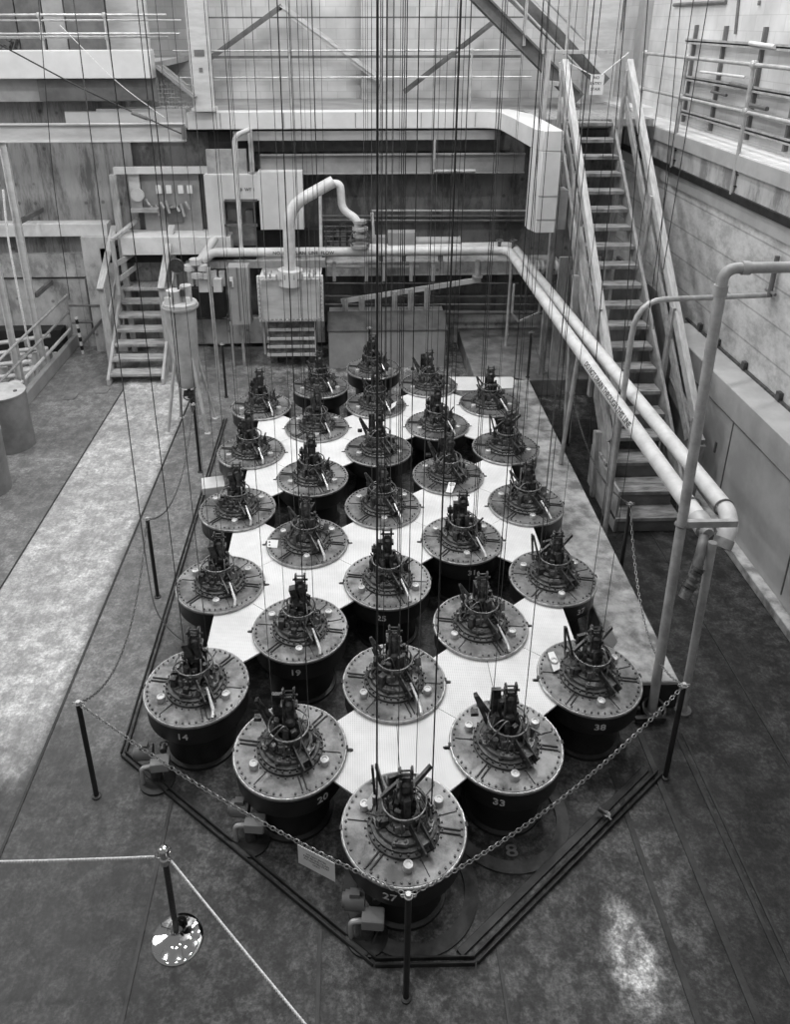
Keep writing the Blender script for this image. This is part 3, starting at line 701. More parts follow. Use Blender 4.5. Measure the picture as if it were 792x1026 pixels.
# ================================================================== BACK OF THE ROOM
YB = 11.0
struct('wall_back', MB().b2((-5.0, YB, 0), (4.75, YB+.3, 4.1)), 'wall_d', smooth=0)
struct('wall_back_low', MB().b2((1.3, YB-.14, 0), (4.75, YB, .62)), 'wall_lo', smooth=0)
struct('wall_left_recess', MB().b2((-12, YB-.05, -2), (-4.32, YB+.29, 4.75)), 'wall_l', smooth=0)
struct('trim_30', MB().b2((-12, YB-.35, 2.28), (-4.85, YB-.05, 2.52)), 'whitel', bevel=.01)
struct('trim_31', MB().b2((-12, YB-.16, 1.45), (-5.05, YB-.05, 1.9)), 'wall_lo')
struct('trim_32', MB().b2((-5.35, YB-.4, 0), (-4.75, YB-.05, 2.28)), 'wall_lo')
struct('trim_33', MB().b2((-12, YB-.1, -1.5), (-5.35, YB-.05, 1.4)), 'wall_lo')
# gallery: slab, brick wall, column, braces, railing
struct('trim_34', MB().b2((-3.6, 10.85, 4.36), (4.72, 13.5, 4.46)), 'beamd')
struct('wall_gallery', MB().b2((-12, 13.5, 2), (6.5, 13.8, 10)), 'brick', smooth=0)
struct('trim_35', MB().b2((-.1, 13.2, 4.46), (.42, 13.5, 10)), 'brick')
def steel_angle(name, p, q, m, label, cat, w=.09, group=None):
    o = MB().beam(p, q, w, .02).beam(V(p)+V((0, -.03, 0)), V(q)+V((0, -.03, 0)), .02, w).build(name, m); tag(o, label, cat, group)
steel_angle('wall_brace', at(281, 6, Y=13.1), at(384, 82, Y=13.1), 'beam', 'pale diagonal brace left of the brick pier', 'brace', .14, None)
steel_angle('wall_brace', at(192, 72, Y=13.1), at(283, 6, Y=13.1), 'greyd', 'dark diagonal brace behind the tall column', 'brace', .1)
steel_angle('wall_brace', at(497, 20, Y=13.1), at(405, 92, Y=13.1), 'steel', 'dark diagonal brace right of the brick pier', 'brace', .1)
def railing(name, pts, h, hm, m, label, posts, r=.02, low=0, fit=True):
    t = thing(name, label, 'railing', pts[0])
    o0 = V(pts[0])
    MB().tube([V(p)-o0+V((0, 0, h)) for p in pts], r, 10).build('top_rail', m, t, smooth=60)
    MB().tube([V(p)-o0+V((0, 0, hm)) for p in pts], r, 10).build('mid_rail', m, t, smooth=60)
    for p in posts:
        c = V(p)-o0; mb = MB().cyl(c+V((0, 0, low)), c+V((0, 0, h)), r, n=10)
        if fit:
            for zz in (h, hm): mb.lathe([(r*1.5, -.04), (r*1.8, -.02), (r*1.8, .02), (r*1.5, .04)], c+V((0, 0, zz)), 10)
        mb.build('post', m, t, smooth=50)
    return t
zg = 4.46
railing('gallery_railing', [(-3.4, 11.0, zg), (2.9, 11.0, zg)], 1.0, .56, 'galv', 'pale pipe railing along the front of the gallery', [(x, 11.0, zg) for x in (-1.38, .22, 1.82)], .018)
o = MB().beam((-3.4, 12.6, 5.3), (3.0, 12.6, 5.3), .05, .05).beam((-3.4, 12.6, 6.0), (3.0, 12.6, 6.0), .03, .03).build('conduit_run', 'steel'); tag(o, 'dark conduit running along the gallery behind the railing', 'conduit')
# pale box duct: along the gallery front, then towards the viewer and down
ZD0, ZD1 = 4.2, 4.49
dk = MB()
XR0 = 2.28; XR1 = 2.72
arc = []
inner = [(-3.17, 10.5), (1.95, 10.5)] + [(1.95+.33*math.sin(a), 10.17+.33*math.cos(a)) for a in (.5, .9, 1.25)] + [(XR0+.02, 9.6), (2.36, 7.98)]
outer = [(2.72, 7.75), (XR1+.02, 10.0), (2.5, 10.84), (-3.17, 10.84)]
poly = inner+[(2.44, 7.76)]+outer
dk.prism(poly, ZD0, ZD1)
box_duct = t = thing('box_duct', 'pale painted box duct along the gallery that bends forward and drops beside the stair', 'duct', (0, 0, 0))
dk.build('horizontal_run', 'white', t, smooth=20, bevel=.008)
zb_ = at(540, 233, Y=7.78).z
MB().prism([(2.36, 8.0), (2.44, 7.76), (2.72, 7.76), (2.74, 8.1), (2.5, 8.3), (2.36, 8.2)], zb_, ZD0-.002).build('drop', 'white', t, smooth=20, bevel=.006)
MB().b2((2.76, 7.95, zb_), (2.93, 8.25, 3.6)).build('side_panel', 'greyp', t)
rv = MB()
for x in (-2.6, -1.5, -.25, .9, 1.85): rv.b2((x, 10.492, ZD0+.02), (x+.012, 10.5, ZD1-.02))
for x in (2.45, 2.71):
    pass
rv.b2((2.43, 7.752, 3.55), (2.73, 7.76, 3.56)); rv.b2((2.43, 7.752, 3.2), (2.73, 7.76, 3.21)); rv.build('joint_strip', 'beamd', t)
o = MB().prism([(-5.3, 10.62), (-4.75, 10.62), (-4.75, 11), (-5.0, 11)], 4.22, 4.5).b2((-4.75, 10.62, 4.22), (-3.2, 10.95, 4.54)).build('duct_stub', 'white'); tag(o, 'pale tapered duct end behind the left beam', 'duct')
# I beams under the gallery
def ibeam(name, p, q, h, w, m, label, cat='beam', up=(0, 0, 1), t_=.02):
    p = V(p); q = V(q); u = V(up); d = (q-p).normalized(); a, b = frame(d, u)
    mb = MB().beam(p, q, t_, h, u); mb.beam(p+b*(h/2), q+b*(h/2), w, t_, u); mb.beam(p-b*(h/2), q-b*(h/2), w, t_, u)
    o = mb.build(name, m); tag(o, label, cat); return o
ibeam('steel_beam', (-9, 9.5, 4.28), (-3.02, 9.5, 4.28), .27, .12, 'beam', 'pale steel beam crossing the upper left corner')
MBp = MB().box((-3.03, 9.46, 4.28), (.05, .16, .2)); tag(MBp.build('beam_bracket', 'greyd'), 'dark end bracket of the upper left beam', 'bracket')
ibeam('steel_beam', (-1.95, 10.6, 3.58), (2.8, 10.6, 3.58), .33, .12, 'beamd', 'grey steel beam under the pale duct')
o = MB().b2((-2.4, 10.55, 4.0), (2.25, 10.62, 4.16)).build('ledger_strip', 'greyp'); tag(o, 'grey strip directly under the pale duct', 'strip')
o = MB().b2((-2.3, 10.9, 3.76), (2.6, 11.0, 4.05)).build('shadow_gap', 'steel'); tag(o, 'dark strip filling the shaded gap between the duct and the grey beam', 'channel')  # dark strip stands in for the shade between duct and beam
o = MB().cyl((1.15, 10.5, 3.5), (1.15, 10.5, 4.0), .03, n=10).cyl((1.15, 10.5, 3.46), (1.9, 10.5, 3.46), .03, n=10).build('support_post', 'pipeg'); tag(o, 'short grey pipe post in front of the grey beam', 'post')
# tall column at upper left
o = MB().b2((-3.0, 10.35, 4.55), (-2.68, 10.6, 9)).b2((-3.04, 10.33, 4.52), (-2.64, 10.62, 4.58)).b2((-3.06, 10.6, 4.55), (-3.0, 10.9, 9)).build('steel_column', 'beam'); tag(o, 'tall pale steel column standing on the duct, upper left', 'column')
o = MB().b2((-2.86, 10.34, 5.15), (-2.8, 10.35, 5.22)).b2((-2.92, 10.34, 5.4), (-2.75, 10.35, 5.5)).build('column_plate', 'greyd'); tag(o, 'small dark plates on the tall pale column', 'plate')
# upper left gallery
struct('trim_40', MB().b2((-12, 10.2, 5.06), (-3.62, 10.5, 5.5)), 'white', bevel=.01)
struct('trim_41', MB().b2((-12, 10.45, 4.68), (-3.62, 10.6, 5.06)), 'greyp')
struct('trim_42', MB().b2((-12, 10.5, 5.2), (-3.62, 13.5, 5.3)), 'greyp')
struct('trim_43', MB().b2((-5.6, 10.38, 4.7), (-3.7, 10.44, 5.04)), 'greyd')
railing('gallery_railing', [(-9, 10.25, 5.5), (-3.3, 10.25, 5.5)], .53, .2, 'galv', 'bright pipe railing of the upper left gallery', [(-5.35, 10.25, 5.5), (-4.3, 10.25, 5.5)], .022, -.25)
struct('wall_upper_left', MB().b2((-12, 12.3, 5.3), (-4.1, 12.4, 9)), 'beam')
o = MB().cyl((-9, 10.22, 5.75), (-3.1, 10.22, 5.75), .018, n=10).cyl((-9, 10.4, 5.95), (-3.1, 10.4, 5.95), .014, n=8).build('pipe_run', 'galv'); tag(o, 'thin bright pipes running behind the upper left railing', 'pipe')
for i, (xx0, xx1, mm) in enumerate(((-14, 17, 'greyd'), (18, 44, 'steel'), (45, 66, 'greyp'), (67, 107, 'greyd'))):
    x0, x1 = at(xx0, 30, Y=11.6).x, at(xx1, 30, Y=11.6).x
    o = MB().b2((x0, 11.6, 5.31), (x1, 11.75, 7.0)).build('cabinet', mm, bevel=.01); tag(o, ['dark cabinet at the far left of the upper gallery', 'black cabinet second from the left on the upper gallery', 'grey cabinet third from the left on the upper gallery', 'dark cabinet rightmost on the upper gallery'][i], 'cabinet', 'cabinets on the upper left gallery')
eq = MB(); r_ = random.Random(8)
for i in range(14): eq.cyl((-7.6+i*.1, 11.3, 5.32), (-7.5+i*.1+r_.uniform(-.1, .1), 11.2, 5.35+r_.uniform(.1, .45)), .03, n=8); eq.torus((-7.55+i*.1, 11.15, 5.45+r_.uniform(0, .3)), .05, .015, Matrix.Rotation(PI/2, 3, 'X'), 12, 6)
o = eq.build('valve_cluster', 'head'); tag(o, 'cluster of dark valves on the upper left gallery', 'valves')
# short ladder-like stair with mesh at the end of the upper gallery
o = MB().beam((-3.55, 10.3, 5.25), (-2.95, 10.3, 4.75), .05, .16, (0, 1, 0)).beam((-3.5, 10.45, 5.25), (-2.9, 10.45, 4.75), .05, .14, (0, 1, 0)).build('ramp_stringer', 'beamd'); tag(o, 'grey slanting channel beside the foot of the tall pale column', 'channel')
me_ = MB()
for i in range(12): me_.cyl((-3.58+i*.05, 10.4, 4.56), (-3.58+i*.05, 10.4, 5.1-i*.035), .006, n=5)
for i in range(6): me_.cyl((-3.6, 10.4, 4.6+i*.07), (-3.03, 10.4, 4.6+i*.07), .006, n=5)
o = me_.build('mesh_guard', 'pipeg'); tag(o, 'wire mesh guard under the slanting channel by the tall column', 'guard')

# ------------------------------------------------------------------ centre back wall equipment (Y about 9.6 to 11)
yp = 10.7
# instrument panel in a light frame with the ledge under it
t = thing('instrument_panel', 'wall instrument panel in a pale frame above the short stair', 'panel', (-4.6, yp, 1.95))
def rel(o, t): 
    return o
def lb(x0, y0, x1, y1, Y, d):      # box standing on pixel corners of a plane Y, depth d backwards
    a = at(x0, y0, Y=Y); b = at(x1, y1, Y=Y); return V((a.x, Y, a.z)), V((b.x, Y+d, b.z))
O = V(t.location)
def part(name, m, box_list, parent, O=None, **k):
    mb = MB()
    for a, b in box_list: mb.b2(V(a)-O, V(b)-O)
    return mb.build(name, m, parent, **k)
part('ledge', 'whitel', [((-4.55, 10.35, 2.0), (-2.55, 10.95, 2.33))], t, O, bevel=.006)
part('frame', 'whitel', [lb(113, 168, 208, 174, yp, .12), lb(203, 168, 209, 236, yp, .12)], t, O)
part('backing', 'greyp', [lb(140, 174, 204, 234, yp+.14, .04)], t, O)
part('pale_panel', 'beam', [lb(127, 168, 143, 210, yp+.06, .04)], t, O)
mb = MB()
for x in (156, 166, 178, 187): a, b = lb(x, 186, x+6, 194, yp+.08, .06); mb.b2(a-O, b-O)
mb.build('meter_box', 'paper', t)
a, b = lb(166, 206, 184, 223, yp+.1, .03); MB().b2(a-O, b-O).build('notice_board', 'greyd', t)
mb = MB(); c = at(138, 195, Y=yp+.04)-O; mb.cyl(c, c-V((0, .04, 0)), .12, n=24); mb.build('round_dial', 'whitel', t)
mb = MB(); c = at(148, 203, Y=yp+.1)-O
for i in range(9): mb.cyl(at(146+i*5, 200+(i*7) % 9, Y=yp+.1)-O, at(150+i*5, 206+(i*5) % 12, Y=yp+.05)-O, .025, n=8)
a, b = lb(130, 210, 158, 213, yp-.1, .2); mb.b2(a-O, b-O); mb.build('fittings', 'pipeg', t)
struct('trim_44', MB().b2((-4.5, 10.9, 0), (-2.6, 10.96, 2.0)), 'wall_lo')
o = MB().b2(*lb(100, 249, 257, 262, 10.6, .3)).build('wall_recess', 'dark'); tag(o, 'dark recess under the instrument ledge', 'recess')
# white enclosure with an open bay
t = thing('switch_enclosure', 'large white enclosure with an open dark bay at its foot', 'enclosure', (-1.9, 10.4, 2.3)); O = V(t.location)
part('enclosure_panel', 'white', [lb(204, 175, 228, 250, 10.4, .35), lb(222, 175, 264, 201, 10.41, .33), lb(258, 172, 305, 230, 10.4, .35)], t, O, bevel=.006)
part('bay_frame', 'steel', [lb(225, 200, 258, 202, 10.36, .05), lb(225, 202, 228, 250, 10.36, .05), lb(240, 200, 243, 250, 10.36, .05), lb(254, 200, 258, 250, 10.36, .05), lb(225, 225, 258, 227, 10.36, .05)], t, O)
part('bay_back', 'pipeg', [lb(226, 202, 257, 250, 10.72, .04)], t, O)
part('relay_box', 'greyd', [lb(227, 202, 239, 221, 10.5, .15), lb(246, 211, 254, 224, 10.5, .15)], t, O)
vs_, fs = text_mesh('LB  WT 1', .075, .001); c = at(247, 190, Y=10.395)-O
MB().add([c+V((v.x, -v.z, v.y)) for v in vs_], fs).build('stencil', 'ink', t, smooth=0)
o = MB().b2(*lb(248, 130, 255, 173, 10.4, .1)).b2(*lb(206, 150, 248, 174, 10.5, .1)).build('hanger_column', 'pipeg'); tag(o, 'short grey column above the white enclosure', 'column')
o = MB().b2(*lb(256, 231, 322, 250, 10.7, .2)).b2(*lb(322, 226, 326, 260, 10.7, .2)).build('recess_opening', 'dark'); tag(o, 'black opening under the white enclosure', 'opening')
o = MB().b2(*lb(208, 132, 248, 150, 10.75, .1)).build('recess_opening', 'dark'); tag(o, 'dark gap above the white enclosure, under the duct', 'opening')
# thin white pipe in front of the enclosure
def pipe(name, pts, r, m, label, cat='pipe', n=14, rr_=.15, group=None):
    o = MB().tube(bend_path(pts, rr_), r, n).build(name, m, smooth=60); return tag(o, label, cat, group)
pipe('riser_pipe', [at(250, 130, Y=10.1), at(235, 136, Y=10.1), at(237, 175, Y=10.1), at(242, 252, Y=10.05)], .045, 'pipe', 'slim white pipe rising in front of the open bay', rr_=.15)
# big gooseneck and its valve
pipe('gooseneck_pipe', [at(291, 283, Y=9.7), at(289, 207, Y=9.7), at(334, 182, Y=9.9), ], .105, 'pipe', 'thick white gooseneck pipe rising from the bolted exchanger', n=24, rr_=.35)
t = thing('valve_assembly', 'pipe elbow and flanged valve at the end of the gooseneck', 'valve', at(362, 246, Y=9.9)); O = V(t.location)
MB().tube(bend_path([at(330, 184, Y=10.05)-O, at(341, 184, Y=10.05)-O, at(343, 210, Y=10.0)-O, at(359, 220, Y=9.9)-O, at(360, 238, Y=9.9)-O], .14), .07, 14).build('elbow', 'pipe', t, smooth=60)
mb = MB()
for y, r in ((222, .12), (228, .1), (229, .14), (236, .12), (246, .17)): c = at(361, y, Y=9.9)-O; mb.cyl(c-V((0, 0, .025)), c+V((0, 0, .025)), r, n=18)
c = at(361, 240, Y=9.8)-O; mb.build('valve_body', 'pipeg', t); MB().torus(c, .17, .016, Matrix.Rotation(PI/2, 3, 'X'), 24, 6).beam(c-V((.17, 0, 0)), c+V((.17, 0, 0)), .02, .02).build('handwheel', 'head2', t)
mb = MB(); r_ = random.Random(3)
for i in range(5): mb.cyl(at(327+i*7, 226, Y=10.2)-O, at(327+i*7, 250, Y=10.2)-O, .02, n=6); mb.cyl(at(325, 227+i*5, Y=10.2)-O, at(357, 227+i*5, Y=10.2)-O, .018, n=6)
for i in range(6): mb.box(at(r_.uniform(328, 352), r_.uniform(226, 248), Y=10.25)-O, (.1, .08, .1))
mb.build('gauge_rack', 'flange', t)
pipe('riser_pipe', [at(321, 194, Y=10.3), at(322, 250, Y=10.2)], .03, 'pipe', 'thin pale pipe left of the valve')
# horizontal grey vessel with its box
t = thing('horizontal_vessel', 'grey horizontal cylinder with a square box at its left end', 'vessel', at(425, 248, Y=10.3)); O = V(t.location)
a = at(401, 242, Y=10.3)-O; b = at(460, 242, Y=10.3)-O; MB().cyl(a, b, .09, n=20).cyl(b, b+V((.02, 0, 0)), .1, n=20).build('cylinder', 'greyp', t)
a, b = lb(389, 233, 417, 248, 10.2, .22); MB().b2(a-O, b-O).build('end_box', 'greyp', t, bevel=.01)
a, b = lb(374, 238, 388, 249, 10.25, .2); MB().b2(a-O, b-O).build('terminal_box', 'greyp', t)
mb = MB()
for x, m_ in ((380, 0), (403, 0), (440, 0)): a, b = lb(x, 249, x+4, 262, 10.3, .1); mb.b2(a-O, b-O)
mb.build('saddle', 'beamd', t)
for i, (y, x0, x1, mm) in enumerate(((211, 372, 527, 'pipe'), (216.5, 322, 527, 'steel'), (221, 322, 527, 'steel'))):
    pipe('wall_pipe', [at(x0, y, Y=10.85), at(x1, y, Y=10.85)], .018+.006*(i > 0), mm, ['thin pale pipe on the dark wall, topmost of three', 'dark pipe on the wall, middle of three', 'dark pipe on the wall, lowest of three'][i], n=8, group='thin pipes on the dark wall')
pipe('wall_pipe', [at(373, 213, Y=10.7), at(375, 246, Y=10.7)], .03, 'pipe', 'short pale upright pipe left of the grey cylinder', n=8)
# long ledge and lower horizontal pipes
struct('trim_45', MB().b2(*lb(326, 263, 560, 275, 10.6, .4)), 'wall_lo', bevel=.01)
for i, (y, x0, x1, Y_, r, mm, lb_) in enumerate(((267, 326, 420, 10.3, .03, 'pipe', 'pale thin pipe under the long white pipes'), (297, 326, 545, 10.5, .028, 'steel', 'upper dark pipe low on the rear wall'), (305, 326, 545, 10.5, .022, 'greyd', 'middle dark pipe low on the rear wall'), (313, 430, 545, 10.5, .045, 'steel', 'lower dark pipe low on the rear wall'), (284, 326, 520, 10.6, .02, 'steel', 'thin dark line pipe above the bracket row'))):
    pipe('wall_pipe', [at(x0, y, Y=Y_), at(x1, y, Y=Y_)], r, mm, lb_, n=8)
mb = MB()
for x in (335, 357+10, 385, 412, 434): 
    a = at(x, 262, Y=10.2); mb.b2((a.x-.03, 10.1, a.z-.35), (a.x+.03, 10.2, a.z))
tag(mb.build('pipe_hanger', 'pipeg'), 'row of short grey hangers under the long white pipes', 'hanger')
# long pipes (two) along the back and down the right side
ZA, ZB = 2.12, 1.86
pa = [at(203, 262, Y=9.9), at(207, 253, Y=9.95), at(240, 252, Y=10.0)]
A0 = at(213, 257, Y=10.0); 
o_pA = [V((-3.0, 10.0, 1.98)), V((-2.85, 10.0, 2.135)), V((2.5, 10.0, 2.13)), V((2.735, 1.9, ZB)), V((2.74, 1.62, ZB-.0))]
t = thing('long_pipe', 'left one of two long white pipes running along the rear wall and forward', 'pipe', (0, 0, 0), 0, 'two long white overhead pipes')
MB().tube(bend_path(o_pA[:4], .22, 8), .08, 20).build('pipe_run', 'pipe', t, smooth=60)
MB().cyl((2.735, 1.97, ZB), (2.735, 1.8, ZB-.01), .092, .09, 20).cyl((2.735, 1.81, ZB-.01), (2.735, 1.75, ZB-.01), .075, .045, 16).build('end_flange', 'pipeg', t)
MB().torus((2.74, 2.15, ZB+.01), .088, .009, Matrix.Rotation(PI/2, 3, 'X'), 20, 6).build('band', 'greyd', t)
vs_, fs = text_mesh('DO NOT DRAIN THROUGH THIS LINE', .092, .001)
d = (o_pA[3]-o_pA[2]).normalized(); side = V((0, 0, 1)).cross(d).normalized()  # lettering on the left flank of the pipe
ctr = o_pA[2].lerp(o_pA[3], .70); vv = []
lf = V((d.y, -d.x, 0)).normalized()
if lf.x > 0: lf = -lf
th = math.radians(30); nrm_ = lf*math.cos(th)+V((0, 0, 1))*math.sin(th); upt = lf*(-math.sin(th))+V((0, 0, 1))*math.cos(th)
for v in vs_: vv.append(ctr + d*v.x + nrm_*(.0815+v.z) + upt*v.y)
MB().add(vv, fs).build('lettering', 'ink', t, smooth=0)
vs_, fs = text_mesh('NO. 8  RETURN  LINE  FLOW', .085, .001); ctr = V((-1.2, 9.918, 2.13))
MB().add([ctr+V((v.x, -v.z, v.y)) for v in vs_], fs).build('lettering', 'ink', t, smooth=0)
t = thing('long_pipe', 'right one of two long white pipes running from the rear wall forward', 'pipe', (0, 0, 0), 0, 'two long white overhead pipes')
MB().tube(bend_path([(-.1, 10.25, 2.12), (2.62, 10.25, 2.14), (3.03, 2.05, ZB+.02), (3.0, 1.9, ZB-.04), (2.92, 1.82, ZB-.16)], .16, 8), .077, 20).build('pipe_run', 'pipe', t, smooth=60)
MB().cyl((2.94, 1.84, ZB-.13), (2.905, 1.8, ZB-.2), .088, .082, 20).build('end_cap', 'pipeg', t)
MB().torus((3.02, 2.1, ZB+.02), .085, .009, Matrix.Rotation(PI/2, 3, 'X'), 20, 6).build('band', 'greyd', t)
t = thing('hose_valve', 'dark hose valve hanging from the flanged end of the left long pipe', 'valve', (2.7, 1.6, 1.7)); O = V(t.location)
MB().tube(bend_path([V((2.72, 1.78, ZB-.04))-O, V((2.62, 1.6, 1.74))-O, V((2.53, 1.5, 1.5))-O], .08), .042, 12).build('valve_neck', 'greyd', t, smooth=60)
mb = MB(); q = V((2.53, 1.5, 1.5)); dd = V((-.09, -.06, -.2)).normalized()
for k, r in ((-.16, .055), (-.12, .05), (-.06, .052), (0, .06), (.04, .05)): mb.cyl(q+dd*(k-.015)-O, q+dd*(k+.015)-O, r, n=14)
mb.build('coupling', 'flange', t); MB().cyl(q+dd*.04-O, q+dd*.12-O, .052, .048, 14).build('hose_cap', 'head2', t)
# uprights and brackets of the right pipe frame
t = thing('pipe_standpipe', 'tall grey standpipe at the right that bends into the wall', 'pipe', (2.43, 1.56, 0))
MB().tube(bend_path([(0, 0, 0), (.02, .12, 2.0), (.03, .2, 4.23), (2.16, .25, 4.23)], .11, 8), .043, 18).build('pipe_run', 'pipeg', t, smooth=60)
MB().cyl((.03, .2, 4.02), (.03, .2, 4.1), .053, n=18).cyl((.16, .2, 4.23), (.22, .2, 4.23), .053, n=18).build('elbow_collar', 'pipeg', t)
MB().lathe([(.09, 0), (.09, .015), (.06, .02)], n=18).build('floor_flange', 'greyd', t)
MB().torus((.02, .12, 2.0), .05, .009, None, 16, 6).build('clamp', 'greyd', t)
MB().box((.27, .13, 2.0), (.46, .045, .06)).build('cross_arm', 'pipeg', t)
t = thing('pipe_prop', 'shorter grey pipe prop under the flanged end of the long pipes', 'prop', (2.72, 1.56, 0))
MB().tube([(0, 0, 0), (.01, .08, ZB-.02)], .036, 14).build('pipe_run', 'pipeg', t, smooth=60); MB().lathe([(.08, 0), (.08, .015), (.05, .02)], n=16).build('floor_flange', 'greyd', t)

for (px, py, lbn) in ((559, 454, 'slim prop under the long pipes beside the pale curb'), ):
    p = at(558, 450, z=.3); pipe('pipe_prop', [(2.52, 5.55, .3), (2.62, 5.6, 1.9)], .03, 'pipeg', lbn, n=10)
pipe('pipe_prop', [(2.55, 9.9, .3), (2.55, 9.9, 2.03)], .03, 'pipeg', 'slim prop under the rear corner of the long pipes', n=10)
o = MB().beam((2.3, 8.4, 1.5), (2.42, 8.4, 1.35), .03, .03).beam((2.42, 8.4, 1.35), (2.75, 8.4, 1.5), .03, .03).beam((2.3, 8.4, 1.5), (2.3, 8.4, 2.0), .03, .03).beam((2.75, 8.4, 1.5), (2.75, 8.4, 2.0), .03, .03).build('hanger_bracket', 'pipeg'); tag(o, 'grey angle bracket under the right long pipes', 'bracket')
# left curved ends
t = thing('pipe_fittings', 'pale pipe elbows and valves at the left end of the long pipe', 'valve', (-3.2, 9.8, 1.2)); O = V(t.location)
MB().tube(bend_path([at(216, 238, Y=10.2)-O, at(200, 262, Y=10.0)-O, at(196, 270, Y=10)-O], .1), .075, 12).build('diagonal_pipe', 'pipe', t, smooth=60)
mb = MB()
for x, y, r in ((196, 262, .11), (203, 268, .09), (190, 268, .1), (207, 276, .08), (198, 275, .12)): c = at(x, y, Y=9.85)-O; mb.cyl(c-V((0, 0, .05)), c+V((0, 0, .05)), r, n=14)
mb.build('valve_body', 'beam', t)
mb = MB()
for i in range(5): a = at(190+i*8, 272, Y=10.0)-O; mb.b2(a+V((-.05, 0, -.28)), a+V((.05, .08, 0)))
mb.build('bracket_row', 'beam', t)
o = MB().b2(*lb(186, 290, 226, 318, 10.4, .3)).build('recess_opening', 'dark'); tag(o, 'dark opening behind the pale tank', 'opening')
struct('trim_46', MB().b2(*lb(186, 320, 326, 343, 10.7, .2)), 'wall_lo')
struct('trim_47', MB().b2(*lb(186, 262, 326, 268, 10.5, .3)), 'wall_lo')

# bolted heat exchanger
t = thing('heat_exchanger', 'pale bolted box exchanger with finned rack below, rear centre left', 'exchanger', (-1.43, 9.9, 0)); O = V(t.location); Ye = 9.6
a, b = lb(261, 280, 321, 320, Ye, .5); front = MB().b2(a-O, b-O).build('body', 'beam', t, bevel=.01)
a, b = lb(257, 277, 325, 322, Ye+.02, .08); MB().b2(a-O, b-O).build('front_flange', 'white', t, bevel=.006)
mb = MB(); A_ = at(258, 279, Y=Ye-.02)-O; B_ = at(324, 321, Y=Ye-.02)-O
def nut(p): mb.cyl(p, p-V((0, .06, 0)), .02, n=6)
for i in range(15):
    x = A_.x+(B_.x-A_.x)*(i+.5)/15; nut(V((x, A_.y, A_.z-.02))); nut(V((x, A_.y, B_.z+.02)))
for i in range(1, 10):
    z = A_.z+(B_.z-A_.z)*i/10; nut(V((A_.x+.02, A_.y, z))); nut(V((B_.x-.02, A_.y, z)))
mb.build('bolt_ring', 'pipeg', t)
a = at(263, 281, Y=Ye)-O; b = at(319, 281, Y=Ye)-O
MB().box(((a.x+b.x)/2, .0, a.z+.05), (b.x-a.x+.1, .5, .03)).cyl(at(291, 285, Y=9.7)-O, at(291, 270, Y=9.7)-O, .22, n=24).build('top_flange', 'white', t)
mb = MB()
for i in range(18):
    th = 2*PI*i/18; mb.cyl(at(291, 277, Y=9.7)-O+V((.6*math.cos(th)*.75, .2*math.sin(th), 0)), at(291, 277, Y=9.7)-O+V((.6*math.cos(th)*.75, .2*math.sin(th), .09)), .018, n=6)
mb.build('top_bolts', 'pipeg', t)
a, b = lb(268, 322, 317, 356, Ye+.1, .4); MB().b2(a-O, b-O).build('fin_rack', 'louver', t)
mb = MB()
for y in (330, 339, 347, 355): a, b = lb(268, y, 316, y+1.6, Ye+.05, .1); mb.b2(a-O, b-O)
for x in (268, 315): a, b = lb(x, 322, x+2, 357, Ye+.05, .1); mb.b2(a-O, b-O)
mb.build('rack_bar', 'beam', t)
for x in (270, 309): a = at(x, 356, Y=Ye+.1)-O; MB().b2((a.x, .0, 0), (a.x+.13, .2, .3)).build('leg', 'louver', t)
a, b = lb(263, 322, 267, 355, Ye+.1, .1); MB().b2(a-O, b-O).build('side_post', 'pipeg', t)
# grey cabinets left of it
t = thing('control_cabinet', 'grey upright control cabinet on legs left of the exchanger', 'cabinet', (-2.4, 9.8, 0)); O = V(t.location)
a, b = lb(227, 268, 252, 326, 9.6, .3); MB().b2(a-O, b-O).build('body', 'greyp', t, bevel=.01)
MB().b2((a-O)+V((.35*0+.17, -.012, -1.0)), (a-O)+V((.185, 0, 0))).b2((a-O)+V((.03, -.03, -.35)), (a-O)+V((.08, 0, -.25))).build('door_trim', 'greyd', t)
a, b = lb(230, 278, 234, 288, 9.58, .02); MB().b2(a-O, b-O).build('tag_card', 'paper', t)
for x in (229, 240): a = at(x, 326, Y=9.7)-O; MB().b2((a.x, 0, 0), (a.x+.05, .05, a.z+.02)).build('leg', 'pipeg', t)
for i, (x0, x1) in enumerate(((198, 209), (213, 223))):
    o = MB().b2(*lb(x0, 280, x1, 293, 9.9, .15)).build('switch_box', 'whitel', bevel=.005); tag(o, ['small pale switch box left of the control cabinet, the farther left', 'small pale switch box beside the control cabinet'][i], 'box')
pipe('riser_pipe', [at(209, 268, Y=9.3), at(220, 384, z=0)], .032, 'pipeg', 'upright grey pipe in front of the control cabinet', n=10)
# big pale bin with bracket row on it
t = thing('storage_bin', 'large grey bin with sloping lid at the rear centre', 'bin', (.3, 9.65, 0)); O = V(t.location)
mb = MB(); pr_ = [(9.65, 0), (9.65, .73), (10.2, .9), (10.5, .9), (10.5, 0)]
mb.add([V((x, y, z))-O for x in (-.78, 1.38) for y, z in pr_], [(0, 1, 2, 3, 4), (9, 8, 7, 6, 5), (0, 5, 6, 1), (1, 6, 7, 2), (2, 7, 8, 3), (3, 8, 9, 4), (4, 9, 5, 0)])
mb.build('body', 'greyp', t, smooth=0)
mb = MB(); mb.add([V((x, y, z))-O+V((0, 0, .006)) for x in (-.8, 1.4) for y, z in ((9.63, .725), (9.63, .74), (10.2, .915), (10.2, .9))], [(0, 1, 2, 3), (7, 6, 5, 4), (0, 4, 5, 1), (1, 5, 6, 2), (2, 6, 7, 3), (3, 7, 4, 0)]); mb.build('lid', 'bin_lid', t, smooth=0)
